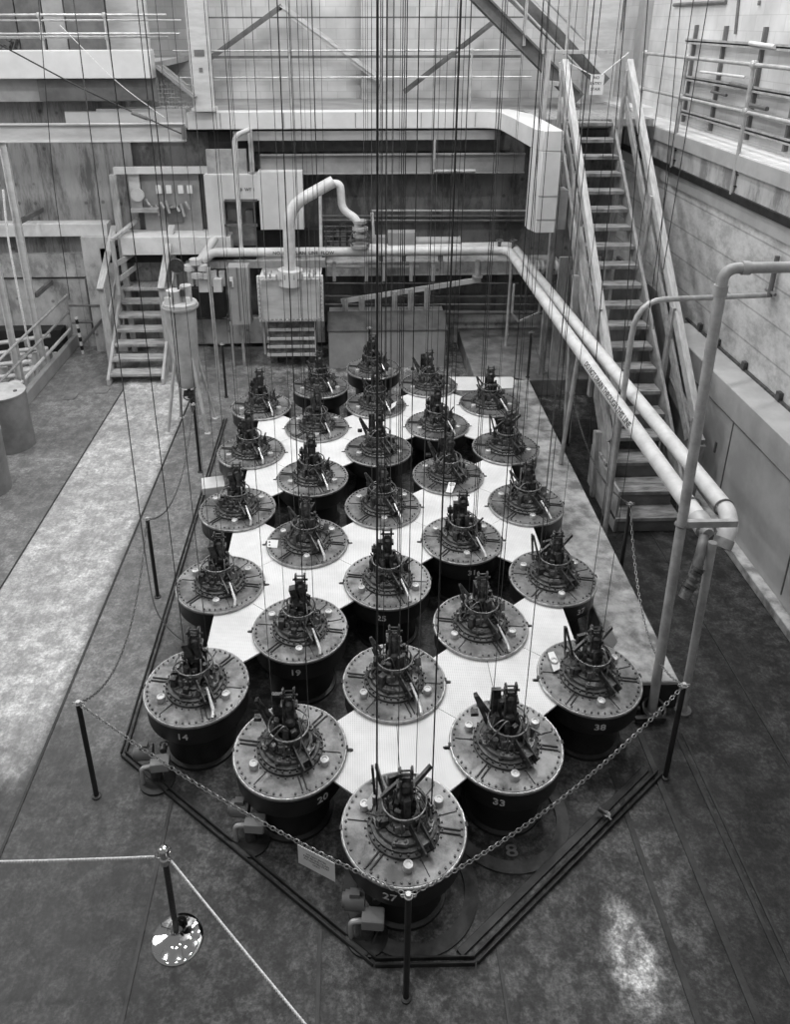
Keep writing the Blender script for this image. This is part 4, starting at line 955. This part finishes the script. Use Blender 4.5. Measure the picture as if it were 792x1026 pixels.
t = thing('bracket_row', 'row of six pale upright brackets carrying a slanting bar', 'bracket', at(375, 312, Y=10.25)); O = V(t.location)
for i in range(6):
    x = 346+i*16.5; top = 299-i*2.2; a = at(x, top, Y=10.25)-O; b = at(x, 313, Y=10.25)-O
    MB().b2((a.x-.055, 0, b.z-.02), (a.x+.055, .03, a.z)).b2((a.x-.09, -.05, b.z-.03), (a.x+.09, .06, b.z)).b2((a.x-.012, -.05, b.z-.01), (a.x+.012, .02, a.z-.03)).build('bracket', 'pipeg', t, bevel=.005)
a = at(342, 302, Y=10.3)-O; b = at(482, 280, Y=10.3)-O; MB().beam(a, b, .05, .09).build('slanting_bar', 'beam', t)
c = at(479, 270, Y=10.25)-O; MB().cyl(c+V((0, 0, .17)), c-V((0, 0, .12)), .06, n=12).cyl(c+V((0, 0, -.12)), c-V((0, 0, .15)), .1, n=12).build('foot_flange', 'pipeg', t)
# valve left of the wooden stair foot wall (rear right)
t = thing('valve_assembly', 'flanged valve with handwheel near the rear right pipe corner', 'valve', at(545, 275, Y=9.7)); O = V(t.location)
mb = MB(); a = at(533, 268, Y=9.7)-O; b = at(566, 268, Y=9.7)-O; mb.cyl(a, b, .06, n=12)
for f_ in (.15, .3, .55, .72): c = a.lerp(b, f_); mb.cyl(c-V((.02, 0, 0)), c+V((.02, 0, 0)), .13, n=16)
mb.build('valve_body', 'beam', t); c = at(553, 277, Y=9.6)-O; MB().torus(c, .13, .015, Matrix.Rotation(PI/2.5, 3, 'X'), 20, 6).build('handwheel', 'head', t)
mb = MB(); 
for x in (514, 500): c = at(x, 254, Y=10.0)-O; mb.cyl(c, c+V((0, 0, .22)), .035, n=10); mb.torus(c+V((0, 0, .24)), .06, .012, None, 14, 6)
mb.build('stem_wheel', 'steel', t)
o = MB().b2(*lb(560, 275, 586, 330, 9.6, .3)).build('equipment_box', 'greyd'); tag(o, 'dark grey box behind the tall stair at the rear right', 'box')

# ================================================================== SHORT STAIR (left)
t = thing('timber_stair', 'short pale timber stair up to the ledge at the left rear', 'stair', (-4.18, 9.05, 0)); O = V(t.location)
x0, x1 = -4.68, -3.72; rise, run = .19, .235
def prt(mb, name, m, par, O, bevel=.004):
    mb.v = [tuple(V(p)-O) for p in mb.v]; return mb.build(name, m, par, bevel=bevel)
for k in range(1, 7):
    y = 9.05+run*(k-1); prt(MB().b2((x0+.02, y, rise*k-.05), (x1-.02, y+.27, rise*k)), 'tread', 'tread_pale', t, O)
prt(MB().b2((x0+.02, 9.05+run*6, rise*7-.05), (x1-.02, 11.0, rise*7)), 'landing', 'wood_pale', t, O)
for x in (x0, x1):
    prt(MB().add([V((xx, y, z)) for xx in (x-.025, x+.025) for y, z in ((8.98, 0), (9.2, 0), (9.0+run*7+.1, rise*6.2), (9.0+run*7+.1, rise*7), (9.0+run*6, rise*7+.02), (8.98, .12))],
        [(0, 1, 2, 3, 4, 5), (11, 10, 9, 8, 7, 6)]+[(i, (i+1) % 6, 6+(i+1) % 6, 6+i) for i in range(6)]), 'stringer', 'wood_pale', t, O)
# handrails: near posts, rails, upper posts
def v3(*a): return V(a)
for x, sgn in ((-4.76, -1), (-3.70, 1)):
    z1_ = 1.55 if sgn < 0 else 1.55
    prt(MB().b2((x-.06, 9.55, 0), (x+.06, 9.63, 1.62)), 'newel', 'wood_pale', t, O)
    prt(MB().b2((x-.05+(.15 if sgn < 0 else .02), 10.55, 0), (x+.06+(.15 if sgn < 0 else .02), 10.63, 3.42 if sgn < 0 else 2.2)), 'newel', 'wood_pale', t, O)
    prt(MB().beam((x, 9.5, 1.62), (x+.02, 10.75, 2.45), .12, .05), 'handrail', 'wood_pale', t, O)
    prt(MB().beam((x+.02, 9.6, .95), (x+.02, 10.75, 1.75), .03, .11), 'mid_board', 'wood_pale', t, O)
x = -4.62
prt(MB().beam((x, 10.1, 2.35), (x+.3, 10.9, 2.55), .07, .06).b2((x-.03, 10.05, 1.33), (x+.04, 10.12, 2.35)), 'upper_rail', 'wood_pale', t, O)
prt(MB().b2((-4.5, 10.92, 1.33), (-4.42, 10.99, 2.0)).beam((-4.6, 10.15, 1.6), (-4.3, 10.9, 1.75), .03, .1).beam((-4.6, 10.15, 1.9), (-4.3, 10.9, 2.0), .03, .1), 'upper_rail', 'wood_pale', t, O)

# ================================================================== TALL STAIR (right)
t = thing('timber_stair', 'tall open timber stair climbing to the gallery on the right', 'stair', (3.4, 4.2, 0)); O = V(t.location)
xa, xb = 2.98, 3.86; NR = 20; rise, run = .2225, .24; ytop, ztop = 9.05, 4.45
for k in range(0, 17):
    y = ytop-run*k; z = ztop-rise*k
    prt(MB().b2((xa+.03, y, z-.055), (xb-.03, y+.25, z)), 'tread', 'tread', t, O)
# broad lower steps (boxed)
yk, zk = ytop-run*17, ztop-rise*17
LX0, LX1 = 2.93, 3.75
for i, (y, z) in enumerate(((yk-.02, .665), (yk-.36, .44), (yk-.62, .22))):
    prt(MB().b2((LX0, y, z-.05), (LX1, y+.36, z)), 'lower_tread', 'tread', t, O)
    prt(MB().b2((LX0+.03, y+.03, 0), (LX1-.03, y+.05, z-.05)), 'riser', 'steel', t, O)
prt(MB().b2((LX0, yk-.6, 0), (LX0+.03, yk+.6, .6)), 'side_board', 'wood', t, O)
for x in (xa, xb):
    prt(MB().beam((x, ytop+.15, ztop-.05), (x, ytop-run*18.3, ztop-rise*18.3-.05), .045, .26, (0, 0, 1)), 'stringer', 'wood', t, O)
# handrails
sl = rise/run
def on_s(y, h): return ztop+(y-ytop)*sl+h
for x, hi in ((xa-.02, 9.0), (xb+.10, 9.0)):
    prt(MB().beam((x, hi, on_s(hi, .95)), (x, 4.75, on_s(4.75, .82)), .09, .13), 'handrail', 'wood_pale', t, O)
    prt(MB().beam((x-.02, hi, on_s(hi, .5)), (x-.02, 4.9, on_s(4.9, .42)), .04, .14), 'mid_board', 'wood', t, O)
for y in (8.9, 7.2, 5.9, 4.75):
    for x in (xa-.05, xb+.05):
        prt(MB().beam((x, y, max(0.0, on_s(y, -.35)) if y > 5 else .0), (x, y, on_s(y, .93)), .05, .1, (0, 1, 0)), 'baluster', 'wood', t, O)
# supporting legs
for x, y0, y1 in ((xa-.06, 6.7, 7.1), (xa-.06, 5.2, 5.35), (xb+.02, 6.9, 7.0), (xb+.02, 5.35, 5.4), (xb+.02, 8.6, 8.6), (xa-.06, 8.6, 8.6)):
    prt(MB().beam((x, y0, 0 if y0 < 8.3 else SZ), (x, y1, on_s(y1, -.1)), .1, .1, (0, 1, 0)), 'leg', 'wood', t, O)
# dark plank wall and light blocks seen behind the treads
o = MB().b2((4.0, 6.0, 0), (4.05, 8.6, 2.4)).build('side_panel', 'steel'); tag(o, 'dark panel under the tall stair on its right', 'panel')
for i, (x, y) in enumerate(((3.15, 8.9), (3.42, 8.9), (3.65, 8.9))):
    o = MB().b2((x, y, SZ), (x+.2, y+.05, 2.3)).build('wall_board', 'wood_pale'); tag(o, ['left pale board standing behind the treads of the tall stair', 'middle pale board standing behind the treads of the tall stair', 'right pale board standing behind the treads of the tall stair'][i], 'board', 'boards behind the tall stair')
# top landing frame
t = thing('landing_gate', 'pale timber gate frame at the head of the tall stair', 'frame', (2.9, 9.3, 4.45)); O = V(t.location)
def px2(a, b, Y): p = at(*a, Y=Y); q = at(*b, Y=Y); return p, q
for nm, a, b, w in (('post', (549, 52), (543, 122), .11), ('post', (563, 62), (566, 116), .09), ('top_bar', (544, 52), (617, 52), .06), ('mid_bar', (549, 83), (560, 84), .07)):
    p, q = px2(a, b, 9.3); MB().beam(p-O, q-O, w, .08, (0, 1, 0)).build(nm, 'wood_pale', t, bevel=.004)
struct('trim_50', MB().b2((2.75, 9.35, 4.36), (4.6, 10.85, 4.47)), 'wood')
# sign on white cords
sgp = at(597, 84, Y=9.2); t = thing('hanging_sign', 'white sign hung on two cords across the head of the tall stair', 'sign', sgp)
a, b = at(592.5, 74.5, Y=9.2), at(604, 95, Y=9.2)
MB().b2(a-sgp, b-sgp+V((0, .006, 0))).build('sign_board', 'paper', t)
for i, tx in enumerate(('NO', 'ENTRY', 'STAIR')):
    vs_, fs = text_mesh(tx, .06, .0005); c = V((.005, -.004, .09-.085*i)); MB().add([c+V((v.x, -v.z, v.y)) for v in vs_], fs).build('sign_text', 'ink', t, smooth=0)
MB().cyl(at(565, 60, Y=9.2)-sgp, at(593, 75, Y=9.2)-sgp, .008, n=6).cyl(at(603, 75, Y=9.2)-sgp, at(630, 53, Y=9.2)-sgp, .008, n=6).build('cord', 'rope', t)
# second flight rising to the left
t = thing('steel_stair', 'dark steel flight rising left from the gallery, top right of the picture', 'stair', at(590, 100, Y=11.2)); O = V(t.location)
pA, pB = at(474, -8, Y=11.0), at(580, 100, Y=11.0); MB().beam(pA-O, pB-O, .05, .26, (0, 0, 1)).beam(pA-O+V((0, -.05, .13)), pB-O+V((0, -.05, .13)), .12, .02).beam(pA-O+V((0, -.05, -.13)), pB-O+V((0, -.05, -.13)), .12, .02).build('stringer', 'steel', t)
pA2, pB2 = at(512, -8, Y=11.9), at(606, 84, Y=11.9); MB().beam(pA2-O, pB2-O, .05, .26, (0, 0, 1)).build('stringer', 'steel', t)
for i in range(9):
    f_ = (i+.5)/9; p = pA.lerp(pB, f_)-O; q = pA2.lerp(pB2, f_)-O; MB().beam(p, V((p.x+.2, q.y, p.z+.02)), .24, .03).build('tread', 'beamd', t)
for dz in (.5, 1.0):
    MB().cyl(pA-O+V((0, 0, dz)), pB-O+V((0, 0, dz)), .022, n=8).build('handrail', 'pipeg', t, smooth=60)
q0, q1 = at(535, -8, Y=11.5), at(607, 72, Y=11.5); MB().beam(q0-O, q1-O, .04, .16).build('side_band', 'beam', t)
for x in (525, 566): p = at(x, 46 if x == 525 else 70, Y=10.95); MB().cyl(p-O, p-O+V((0, 0, 1.6)), .03, n=8).build('post', 'pipeg', t)
o = MB().b2(*lb(590, 0, 612, 116, 12.2, .15)).build('steel_column', 'beam'); tag(o, 'pale column standing beside the steel flight at the top right', 'column')
o = MB().b2(*lb(648, 0, 674, 112, 11.6, .35)).build('steel_column', 'greyp'); tag(o, 'grey column against the block wall corner at the top right', 'column')
struct('door_1', MB().b2(*lb(608, 20, 645, 96, 13.3, .1)), 'brick')
struct('window_1', MB().b2(*lb(608, 0, 645, 30, 13.25, .1)), 'greyd')

# ================================================================== RIGHT WALL
XW = 4.72
struct('wall_right', MB().b2((XW, -7, 0), (XW+.3, YB+.3, 3.75)), 'wall_r', smooth=0)
struct('trim_60', MB().b2((4.3, -7, 0), (XW, 7.05, 1.8)), 'bench', bevel=.012)
struct('baseboard_right', MB().b2((4.17, -7, 0), (4.3, 6.6, .12)), 'slab', bevel=.01)
mb = MB()
for y in (4.55, 2.9, 1.2): mb.b2((4.29, y, .2), (4.302, y+.015, 1.45))
mb.b2((4.28, 4.85, .85), (4.3, 4.88, 1.0)).b2((4.29, -3, 1.44), (4.302, 6.5, 1.455))
struct('trim_61', mb, 'steel')
mb = MB()
for y in (6.7, 6.1, 5.3, 4.4, 3.4): mb.box((4.69, y, 1.87), (.05, .08, .1))
mb.b2((4.68, -5, 1.8), (4.715, 7.2, 1.83)); tag(mb.build('cable_clip', 'flange'), 'dark conduit with clips along the back edge of the right bench', 'conduit')
# parapet, ledges, block wall above
struct('wall_right_upper', MB().b2((XW-.03, -7, 3.86), (XW+.27, 11.2, 4.18)), 'parapet', smooth=0)
struct('trim_62', MB().b2((XW-.06, -7, 4.16), (XW+.45, 11.2, 4.36)), 'whitel', bevel=.006)
struct('trim_66', MB().b2((XW-.075, -7, 4.15), (XW-.06, 11.2, 4.34)), 'bench')
struct('trim_63', MB().b2((XW-.07, -7, 3.76), (XW+.02, 11.2, 3.86)), 'blackrail')
struct('trim_64', MB().b2((XW-.03, -7, 3.56), (XW+.02, 11.2, 3.76)), 'bench')
struct('wall_block', MB().b2((5.15, -7, 4.3), (5.45, 13.5, 10)), 'block', smooth=0)
struct('trim_65', MB().b2((4.6, 10.9, 4.3), (5.2, 13.5, 4.5)), 'whitel')
t = thing('wall_railing', 'grey pipe railing along the ledge of the right wall', 'railing', (4.66, 6.4, 3.84)); O = V(t.location)
for z in (5.43, 4.87): MB().cyl(V((4.66, -5, z))-O, V((4.66, 10.4, z))-O, .026, n=12).build('rail', 'pipeg', t, smooth=60)
for y in (10.3, 8.52, 6.41, 4.3, 2.2):
    mb = MB().cyl(V((4.66, y, 3.84))-O, V((4.66, y, 5.43))-O, .026, n=12); mb.build('post', 'pipeg', t, smooth=60)
    mb = MB()
    for z in (5.43, 4.87): mb.lathe([(.036, -.05), (.046, -.03), (.046, .03), (.036, .05)], V((4.66, y, z))-O, 12).cyl(V((4.66, y-.06, z))-O, V((4.66, y+.06, z))-O, .038, n=12)
    mb.build('tee_fitting', 'galv', t)
    MB().box(V((4.69, y, 3.95))-O, (.06, .12, .012)).box(V((4.69, y, 4.1))-O, (.06, .12, .012)).build('wall_bracket', 'blackrail', t)
t = thing('pipe_rack', 'grey storage rack of rails against the block wall', 'rack', (5.1, 7, 4.36)); O = V(t.location)
def rk(x, y): return at(x, y, X=5.08)
for (a, b) in (((689, 42), (800, 50)), ((689, 79), (800, 98)), ((689, 97), (800, 125)), ((682, 112), (800, 146))):
    p, q = rk(*a), rk(*b); MB().beam(p-O, q-O, .07, .05).beam(p-O+V((-.03, 0, .03)), q-O+V((-.03, 0, .03)), .01, .05).build('shelf_rail', 'pipeg', t)
for (a, b) in (((696, 25), (682, 122)), ((726.5, 26), (709, 131)), ((763, 27), (745, 140)), ((797, 95), (783, 152))):
    p, q = rk(*a), rk(*b); MB().beam(V((5.12, q.y, p.z))-O, V((5.12, q.y, q.z))-O, .05, .05, (0, 1, 0)).build('upright', 'greyd', t)
for i, (a, b, r) in enumerate((((755, 48), (780, 52), .03), ((735, 88), (757, 93), .025), ((716, 96), (731, 100), .02), ((755, 110), (772, 114), .03), ((705, 76), (750, 82), .02))):
    p, q = rk(*a), rk(*b); o = MB().cyl(V((5.03, p.y, p.z+.06)), V((5.03, q.y, q.z+.06)), r, n=10).build('stored_pipe', 'pipe' if i in (0, 4) else 'steel', smooth=60)
    tag(o, ['pale pipe length lying on the top rail of the wall rack', 'dark short pipe on the second rail of the wall rack', 'dark stub at the left end of the third rack rail', 'dark stub on the lowest rack rail', 'thin pale pipe at the left of the second rack rail'][i], 'pipe', 'pipes stored on the wall rack')
o = MB().cyl(at(741, -5, X=5.13), at(737, 34, X=5.13), .02, n=8).box(at(761, 3, X=5.13), (.03, .03, .06)).cyl(at(676, 5, X=5.13), at(728, 2, X=5.13), .03, n=8).build('wall_conduit', 'greyd'); tag(o, 'dark conduits hanging at the top of the block wall', 'conduit')
# bent thin pipe from the stair foot to the wall
pipe('bent_pipe', [(at(632, 345, Y=4.2).x, 4.2, 0), (at(632, 345, Y=4.2).x, 4.2, at(634, 301, Y=4.2).z), (4.68, 5.05, 2.9)], .032, 'pipeg', 'thin bent pipe arching from the tall stair to the right wall', n=12, rr_=.42)
p = V((4.66, 5.0, 2.9)); o = MB().cyl(p, p+V((0, 0, .5)), .03, n=10).cyl(p-V((0, .12, -.06)), p+V((0, .1, .06)), .02, n=8).build('wall_riser', 'greyd'); tag(o, 'short dark riser pipe with elbow on the right wall', 'pipe')
o = MB().cyl((4.68, 4.0, 3.3), (4.68, 4.0, 3.56), .03, n=8).build('drop_pipe', 'greyd'); tag(o, 'dark pipe stub below the ledge of the right wall', 'pipe')
# timber/steel wedge frame by the bench end
o = MB().beam((4.1, 8.4, 2.1), (4.1, 4.9, .95), .1, .16).beam((4.1, 4.9, .95), (4.1, 4.95, 0), .12, .1, (0, 1, 0)).beam((4.1, 6.6, 1.5), (4.1, 6.6, 0), .1, .1, (0, 1, 0)).build('slanting_frame', 'wood'); tag(o, 'grey slanting timber frame between the tall stair and the bench', 'frame')

# ================================================================== LEFT SIDE
t = thing('pale_tank', 'pale narrow cylindrical tank standing on splayed pipe legs, left', 'tank', (-2.92, 7.45, 0))
MB().lathe([(.02, .66), (.14, .70), (.175, .78), (.185, .9), (.235, 1.98), (.24, 2.0), (.26, 2.0), (.26, 2.06), (.26, 2.06)], n=36).build('vessel', 'tank', t)
MB().lathe([(.262, 2.0), (.275, 2.0), (.275, 2.03), (.262, 2.03)], n=36).build('flange', 'galv', t)
mb = MB().lathe([(.255, 2.06), (.255, 2.075), (.01, 2.085)], n=32); mb.cyl((-.07, -.02, 2.07), (-.07, -.02, 2.27), .11, n=24).cyl((.09, .05, 2.07), (.09, .05, 2.32), .09, n=24).build('top_cans', 'tank', t)
MB().box((-.14, -.14, 2.13), (.1, .02, .13)).box((.15, -.12, 2.12), (.07, .02, .13)).build('tag_card', 'paper', t)
MB().box((-.08, -.1, 2.2), (.06, .05, .07)).cyl((0, .02, 2.07), (0, .02, 2.5), .02, n=8).torus((-.0, .05, 2.62), .1, .012, Matrix.Rotation(PI/2, 3, 'X'), 20, 6).cyl((-.0, .06, 2.62), (0, .04, 2.62), .09, n=18).box((.07, -.06, 2.24), (.06, .05, .1)).build('gauge', 'flange', t)
for (dx_, dy_) in ((-.33, -.27), (.29, -.3), (.33, .22), (-.23, .25)):
    k = .16/math.hypot(dx_, dy_)
    MB().cyl((dx_, dy_, 0), (dx_*k*1.0, dy_*k*1.0, 1.3), .025, n=10).lathe([(.05, 0), (.05, .01), (.03, .02)], (dx_, dy_, 0), 12).build('leg', 'tank', t, smooth=60)
mb = MB().cyl((0, 0, .48), (0, 0, .68), .03, n=10).cyl((-.08, 0, .56), (.08, 0, .56), .05, n=10); mb.torus((0, -.1, .56), .07, .01, Matrix.Rotation(PI/2, 3, 'X'), 16, 6); mb.box((.06, -.05, .48), (.07, .07, .12)).cyl((.03, -.03, .25), (.02, -.02, .5), .02, n=8).build('outlet_valve', 'head', t)
def barrel(x, y, r, h, label):
    t = thing('barrel', label, 'drum', (x, y, 0), 0, 'grey barrels at the left edge')
    MB().lathe([(r, 0), (r, h-.03), (r*1.02, h-.025), (r*1.02, h)], n=48).build('side', 'drum_g', t)
    MB().lathe([(r*1.0, h-.015), (r*1.0, h+.004)], n=48).build('lid', 'drum_t', t)
    MB().lathe([(.03, h), (.03, h+.02)], (r*.6, 0, 0), 12).build('bung', 'greyd', t)
barrel(-5.55, 6.88, .33, .9, 'grey barrel standing by the curb at the left edge, the farther of two')
barrel(-5.42, 5.62, .33, .9, 'grey barrel cut off by the left edge, the nearer of two')
struct('trim_70', MB().b2((-5.9, 7.15, 0), (-5.8, 10.95, .24)), 'greyp', bevel=.01)
struct('trim_71', MB().b2((-11, -7, -.1), (-5.9, 11, -.05)), 'step')
t = thing('pipe_railing', 'grey pipe railing along the curb at the left rear', 'railing', (-5.84, 9, .33)); O = V(t.location)
for z in (.78, 1.1): MB().tube(bend_path([V((-5.84, 5.2, z))-O, V((-5.84, 10.8, z))-O], .1), .024, 10).build('rail', 'pipeg', t, smooth=60)
for y in (7.3, 8.3, 9.3, 10.75): MB().cyl(V((-5.84, y, .33))-O, V((-5.84, y, 1.1))-O, .022, n=10).build('post', 'pipeg', t, smooth=60)
MB().cyl(V((-5.86, 5.2, .42))-O, V((-5.86, 10.8, .42))-O, .03, n=10).build('toe_rail', 'pipe', t, smooth=60)
# hooped ladder top and striped post
t = thing('ladder_hoop', 'hooped grey ladder top behind the corner of the left railing', 'ladder', (-5.3, 10.85, 0)); O = V(t.location)
pts = [V((-5.42, 10.75, .3))-O, V((-5.42, 10.75, 1.35))-O]+[V((-5.3-.12*math.cos(a*PI/8), 10.75, 1.35+.22*math.sin(a*PI/8)))-O for a in range(9)]+[V((-5.18, 10.75, 1.3))-O, V((-5.18, 10.75, .3))-O]
MB().tube(pts, .02, 8).build('hoop', 'steel', t, smooth=60)
MB().cyl(V((-5.75, 10.6, .95))-O, V((-4.95, 10.6, .95))-O, .022, n=8).cyl(V((-5.75, 10.6, .6))-O, V((-4.95, 10.7, .6))-O, .022, n=8).build('cross_bar', 'steel', t)
MB().beam(V((-5.5, 10.3, .3))-O, V((-4.9, 10.7, .95))-O, .04, .05).build('strut', 'greyd', t)
t = thing('striped_post', 'small black and white striped post at the corner of the left curb', 'post', (-5.6, 10.5, 0))
MB().cyl((0, 0, 0), (-.02, 0, .75), .026, n=12).build('pole', 'paper', t)
mb = MB()
for i in range(4): z = .08+i*.18; mb.cyl((-.026*z, 0, z), (-.026*(z+.09), 0, z+.09), .029, n=12)
mb.build('stripe', 'black', t)
# columns at the left edge
ibeam('steel_column', (-5.98, 9.5, -.05), (-5.98, 9.5, 4.14), .1, .07, 'beam', 'pale steel column under the upper left beam', 'column', (1, 0, 0))
p0, p1 = at(0, 262, Y=8.6), at(18, 372, Y=8.6)
ibeam('steel_column', (p1.x, 8.6, -.05), (p1.x, 8.6, 2.4), .08, .06, 'beam', 'lower pale steel column at the left edge beside the railing', 'column', (1, 0, 0))
for i, (a, b) in enumerate((((20, 222), (42, 210)), ((36, 296), (52, 282)))):
    p, q = at(*a, Y=9.6), at(*b, Y=10.96); o = MB().beam(p, q, .06, .08).build('knee_brace', 'greyd'); tag(o, ['upper dark knee brace behind the left column', 'lower dark knee brace behind the left column'][i], 'brace', 'knee braces behind the left column')
pipe('white_conduit', [at(3, 190, Y=9.2), at(8, 240, Y=9.2), at(30, 352, Y=9.2)], .02, 'rope', 'thin white line hanging beside the left column', n=8, rr_=.3)
eq = MB(); r_ = random.Random(2)
for i in range(16): x = -7.2+r_.uniform(0, 1.2); y = 8+r_.uniform(0, 2.4); eq.cyl((x, y, -.05), (x, y, .1+r_.uniform(0, .35)), r_.uniform(.04, .12), n=12)
for i in range(6): eq.cyl((-8, 7.6+i*.5, .25), (-6.05, 7.7+i*.5, .25+.05*i), .04, n=10)
o = eq.build('pipework', 'pipe', smooth=50); tag(o, 'tangle of pale pipes and valves beyond the left curb', 'pipes')
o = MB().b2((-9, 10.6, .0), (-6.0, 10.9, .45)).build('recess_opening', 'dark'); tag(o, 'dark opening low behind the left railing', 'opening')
for i, (px, py) in enumerate(((71, 397), (103, 391))):
    p = at(px, py, z=.008); o = MB().box(p, (.2, .24, .012)).build('floor_cover', 'step'); tag(o, ['square floor cover left of the short stair, the farther left', 'square floor cover at the foot of the short stair'][i], 'cover')

# ================================================================== CABLES
def cable(p, q, r, label, m='cable', group='thin control cables hanging from above'):
    o = MB().cyl(p, q, r, n=6, cap=False).build('hanging_cable', m, smooth=60); return tag(o, label, 'cable', group)
TOP = 9.5
rc = random.Random(12)
CN = {26: 'drum behind number 27', 24: 'drum behind number 25', 23: 'fifth drum of the centre column', 22: 'sixth drum of the centre column', 21: 'rearmost drum of the centre column', 18: 'drum before number 17', 16: 'drum behind number 17', 15: 'rearmost drum of the second column', 32: 'drum behind number 33', 30: 'drum behind number 31', 29: 'second drum behind number 31', 28: 'third drum behind number 31', 36: 'drum behind number 37', 35: 'second drum behind number 37', 34: 'drum at the right rear corner', 11: 'drum behind number 12', 10: 'drum at the left rear corner'}
for num in sorted(DR):
    p = drum_pos(*DR[num]); lookn = LOOK[num]
    if num == 27: offs = [(-.19, .05, .006, LZ+.1), (-.03, .22, .0025, LZ+.02), (.10, .02+.2, .0025, LZ+.02), (.2, .05, .005, LZ+.1)]
    else:
        k = 2 if num not in (24, 25, 31, 16, 22, 23, 29) else 3
        offs = [((-.11, .1, .14)[i]+rc.uniform(-.05, .05), rc.uniform(-.08, .1), rc.choice((.0022, .0028, .0035)), LZ+.15) for i in range(k)]
        if num in (25,): offs[0] = (-.07, -.05, .0035, LZ+.15)
        if num in (32, ): offs[1] = (.15, .02, .004, LZ+.1)
    names = ['left', 'right', 'rear'] if num != 27 else ['thick left', 'thin left', 'thin right', 'thick right']
    for (dx_, dy_, r, z0), w_ in zip(offs, names):
        cable((p.x+dx_, p.y+dy_, z0), (p.x+dx_+rc.uniform(-.02, .02), p.y+dy_, TOP), r*1.05, f'{w_} hanging cable above the ' + (f'drum numbered {num}' if num in NUMDEG else CN[num]), 'cable' if rc.random() < .7 else 'cable_g')
# free hanging lines
for i, (px, py, Y0, z0, lab) in enumerate(((125, 400, 6.5, 1.0, ''),)): pass
def sagline(pts, r, label, m='cable'):
    o = MB().tube(bend_path(pts, .5, 8), r, 6).build('slack_cable', m, smooth=60); return tag(o, label, 'cable')
sagline([at(73, -5, Y=5.6), at(107, 260, Y=4.6), at(125, 400, Y=3.9), at(146, 560, Y=2.7), at(155, 612, Y=2.1), at(172, 634, Y=1.75), (-1.76, 1.42, 1.05)], .006, 'slack black cable looping down to the drum numbered 14')
sagline([at(142, -5, Y=7.2), at(163, 180, Y=7.2), at(181, 388, Y=7.2)], .008, 'black cable hanging down in front of the pale tank')
sagline([at(38, -5, Y=8.8), at(53, 180, Y=8.8), at(70, 300, Y=8.8)], .006, 'thin dark cable hanging at the left end of the railing')
sagline([at(-5, 42, Y=9.2), at(88, 92, Y=9.3), at(182, 134, Y=9.42)], .012, 'dark guy cable slanting down to the left beam')
sagline([at(60, 25, Y=9.9), at(118, 84, Y=9.9), at(165, 118, Y=9.9)], .006, 'thin pale line slanting across the upper left corner', 'rope')
tb = at(140, 117, Y=9.35); o = MB().cyl(at(132, 113, Y=9.35), at(148, 119, Y=9.35), .03, n=8).torus(at(150, 120, Y=9.35), .04, .012, None, 12, 5).build('turnbuckle', 'steel'); tag(o, 'dark turnbuckle on the guy cable near the left beam', 'turnbuckle')
for i, (xt, yt, xb_, yb_, Y_, r, lb_) in enumerate(((650, -5, 610, 560, 4.6, .006, 'dark cable hanging in front of the tall stair, the left one'), (711, -5, 665, 270, 4.5, .005, 'dark cable crossing in front of the right wall'), (683, -5, 655, 330, 5.2, .005, 'thin cable hanging just right of the tall stair'), (590, -5, 560, 430, 5.6, .004, 'thin cable hanging left of the tall stair'), (628, -5, 590, 450, 5.0, .006, 'dark cable crossing the treads of the tall stair'), (545, -5, 528, 420, 6.2, .004, 'thin cable hanging beside the drop of the box duct'), (572, -5, 548, 400, 6.4, .004, 'thin cable hanging in front of the landing gate'))):
    sagline([at(xt, yt, Y=Y_+.6), at((xt+xb_)/2, (yt+yb_)/2, Y=Y_+.3), at(xb_, yb_, Y=Y_)], r, lb_)

# ================================================================== LIGHT
w = bpy.data.worlds.new('world'); bpy.context.scene.world = w; w.use_nodes = True
w.node_tree.nodes['Background'].inputs[0].default_value = (1, 1, 1, 1); w.node_tree.nodes['Background'].inputs[1].default_value = .17
def area(x, y, z, sx, sy, power, name='ceiling_lamp'):
    l = bpy.data.lights.new(name, 'AREA'); l.shape = 'ELLIPSE'; l.size = sx; l.size_y = sy; l.energy = power
    o = bpy.data.objects.new(name, l); col.objects.link(o); o.location = (x, y, z); return o
for x in (-6, -2.2, 1.6):
    for y in (-4, 0, 4, 8): area(x, y, 10.5, .6, .6, 150 if y > 2 else 66)
area(4.3, 5.1, 10.5, .6, .6, 170); area(0.5, 11.6, 9.5, 3, .5, 125); area(-6, 11.8, 9.5, 2, .5, 115); area(3.5, 9.0, 10, .6, .6, 110)
# light from the high windows on the left
l = area(-10.5, 5.5, 7, 7, 3, 320, 'high_window'); l.rotation_euler = (0, math.radians(-62), 0)
for o in bpy.data.objects:
    if o.type == 'EMPTY' and 'label' not in o: print('unlabelled', o.name)
# things built in room coordinates get their empty at their base
for o in list(bpy.data.objects):
    if o.type == 'EMPTY' and o.parent is None and o.name.split('.')[0] in ('box_duct', 'long_pipe'):
        P = V((2.55, 8.0, zb_)) if o.name.startswith('box') else (V((2.73, 1.8, 1.8)) if o.name == 'long_pipe' else V((3.0, 1.95, 1.8)))
        o.location = P
        for ch in o.children: ch.location = V(ch.location)-P
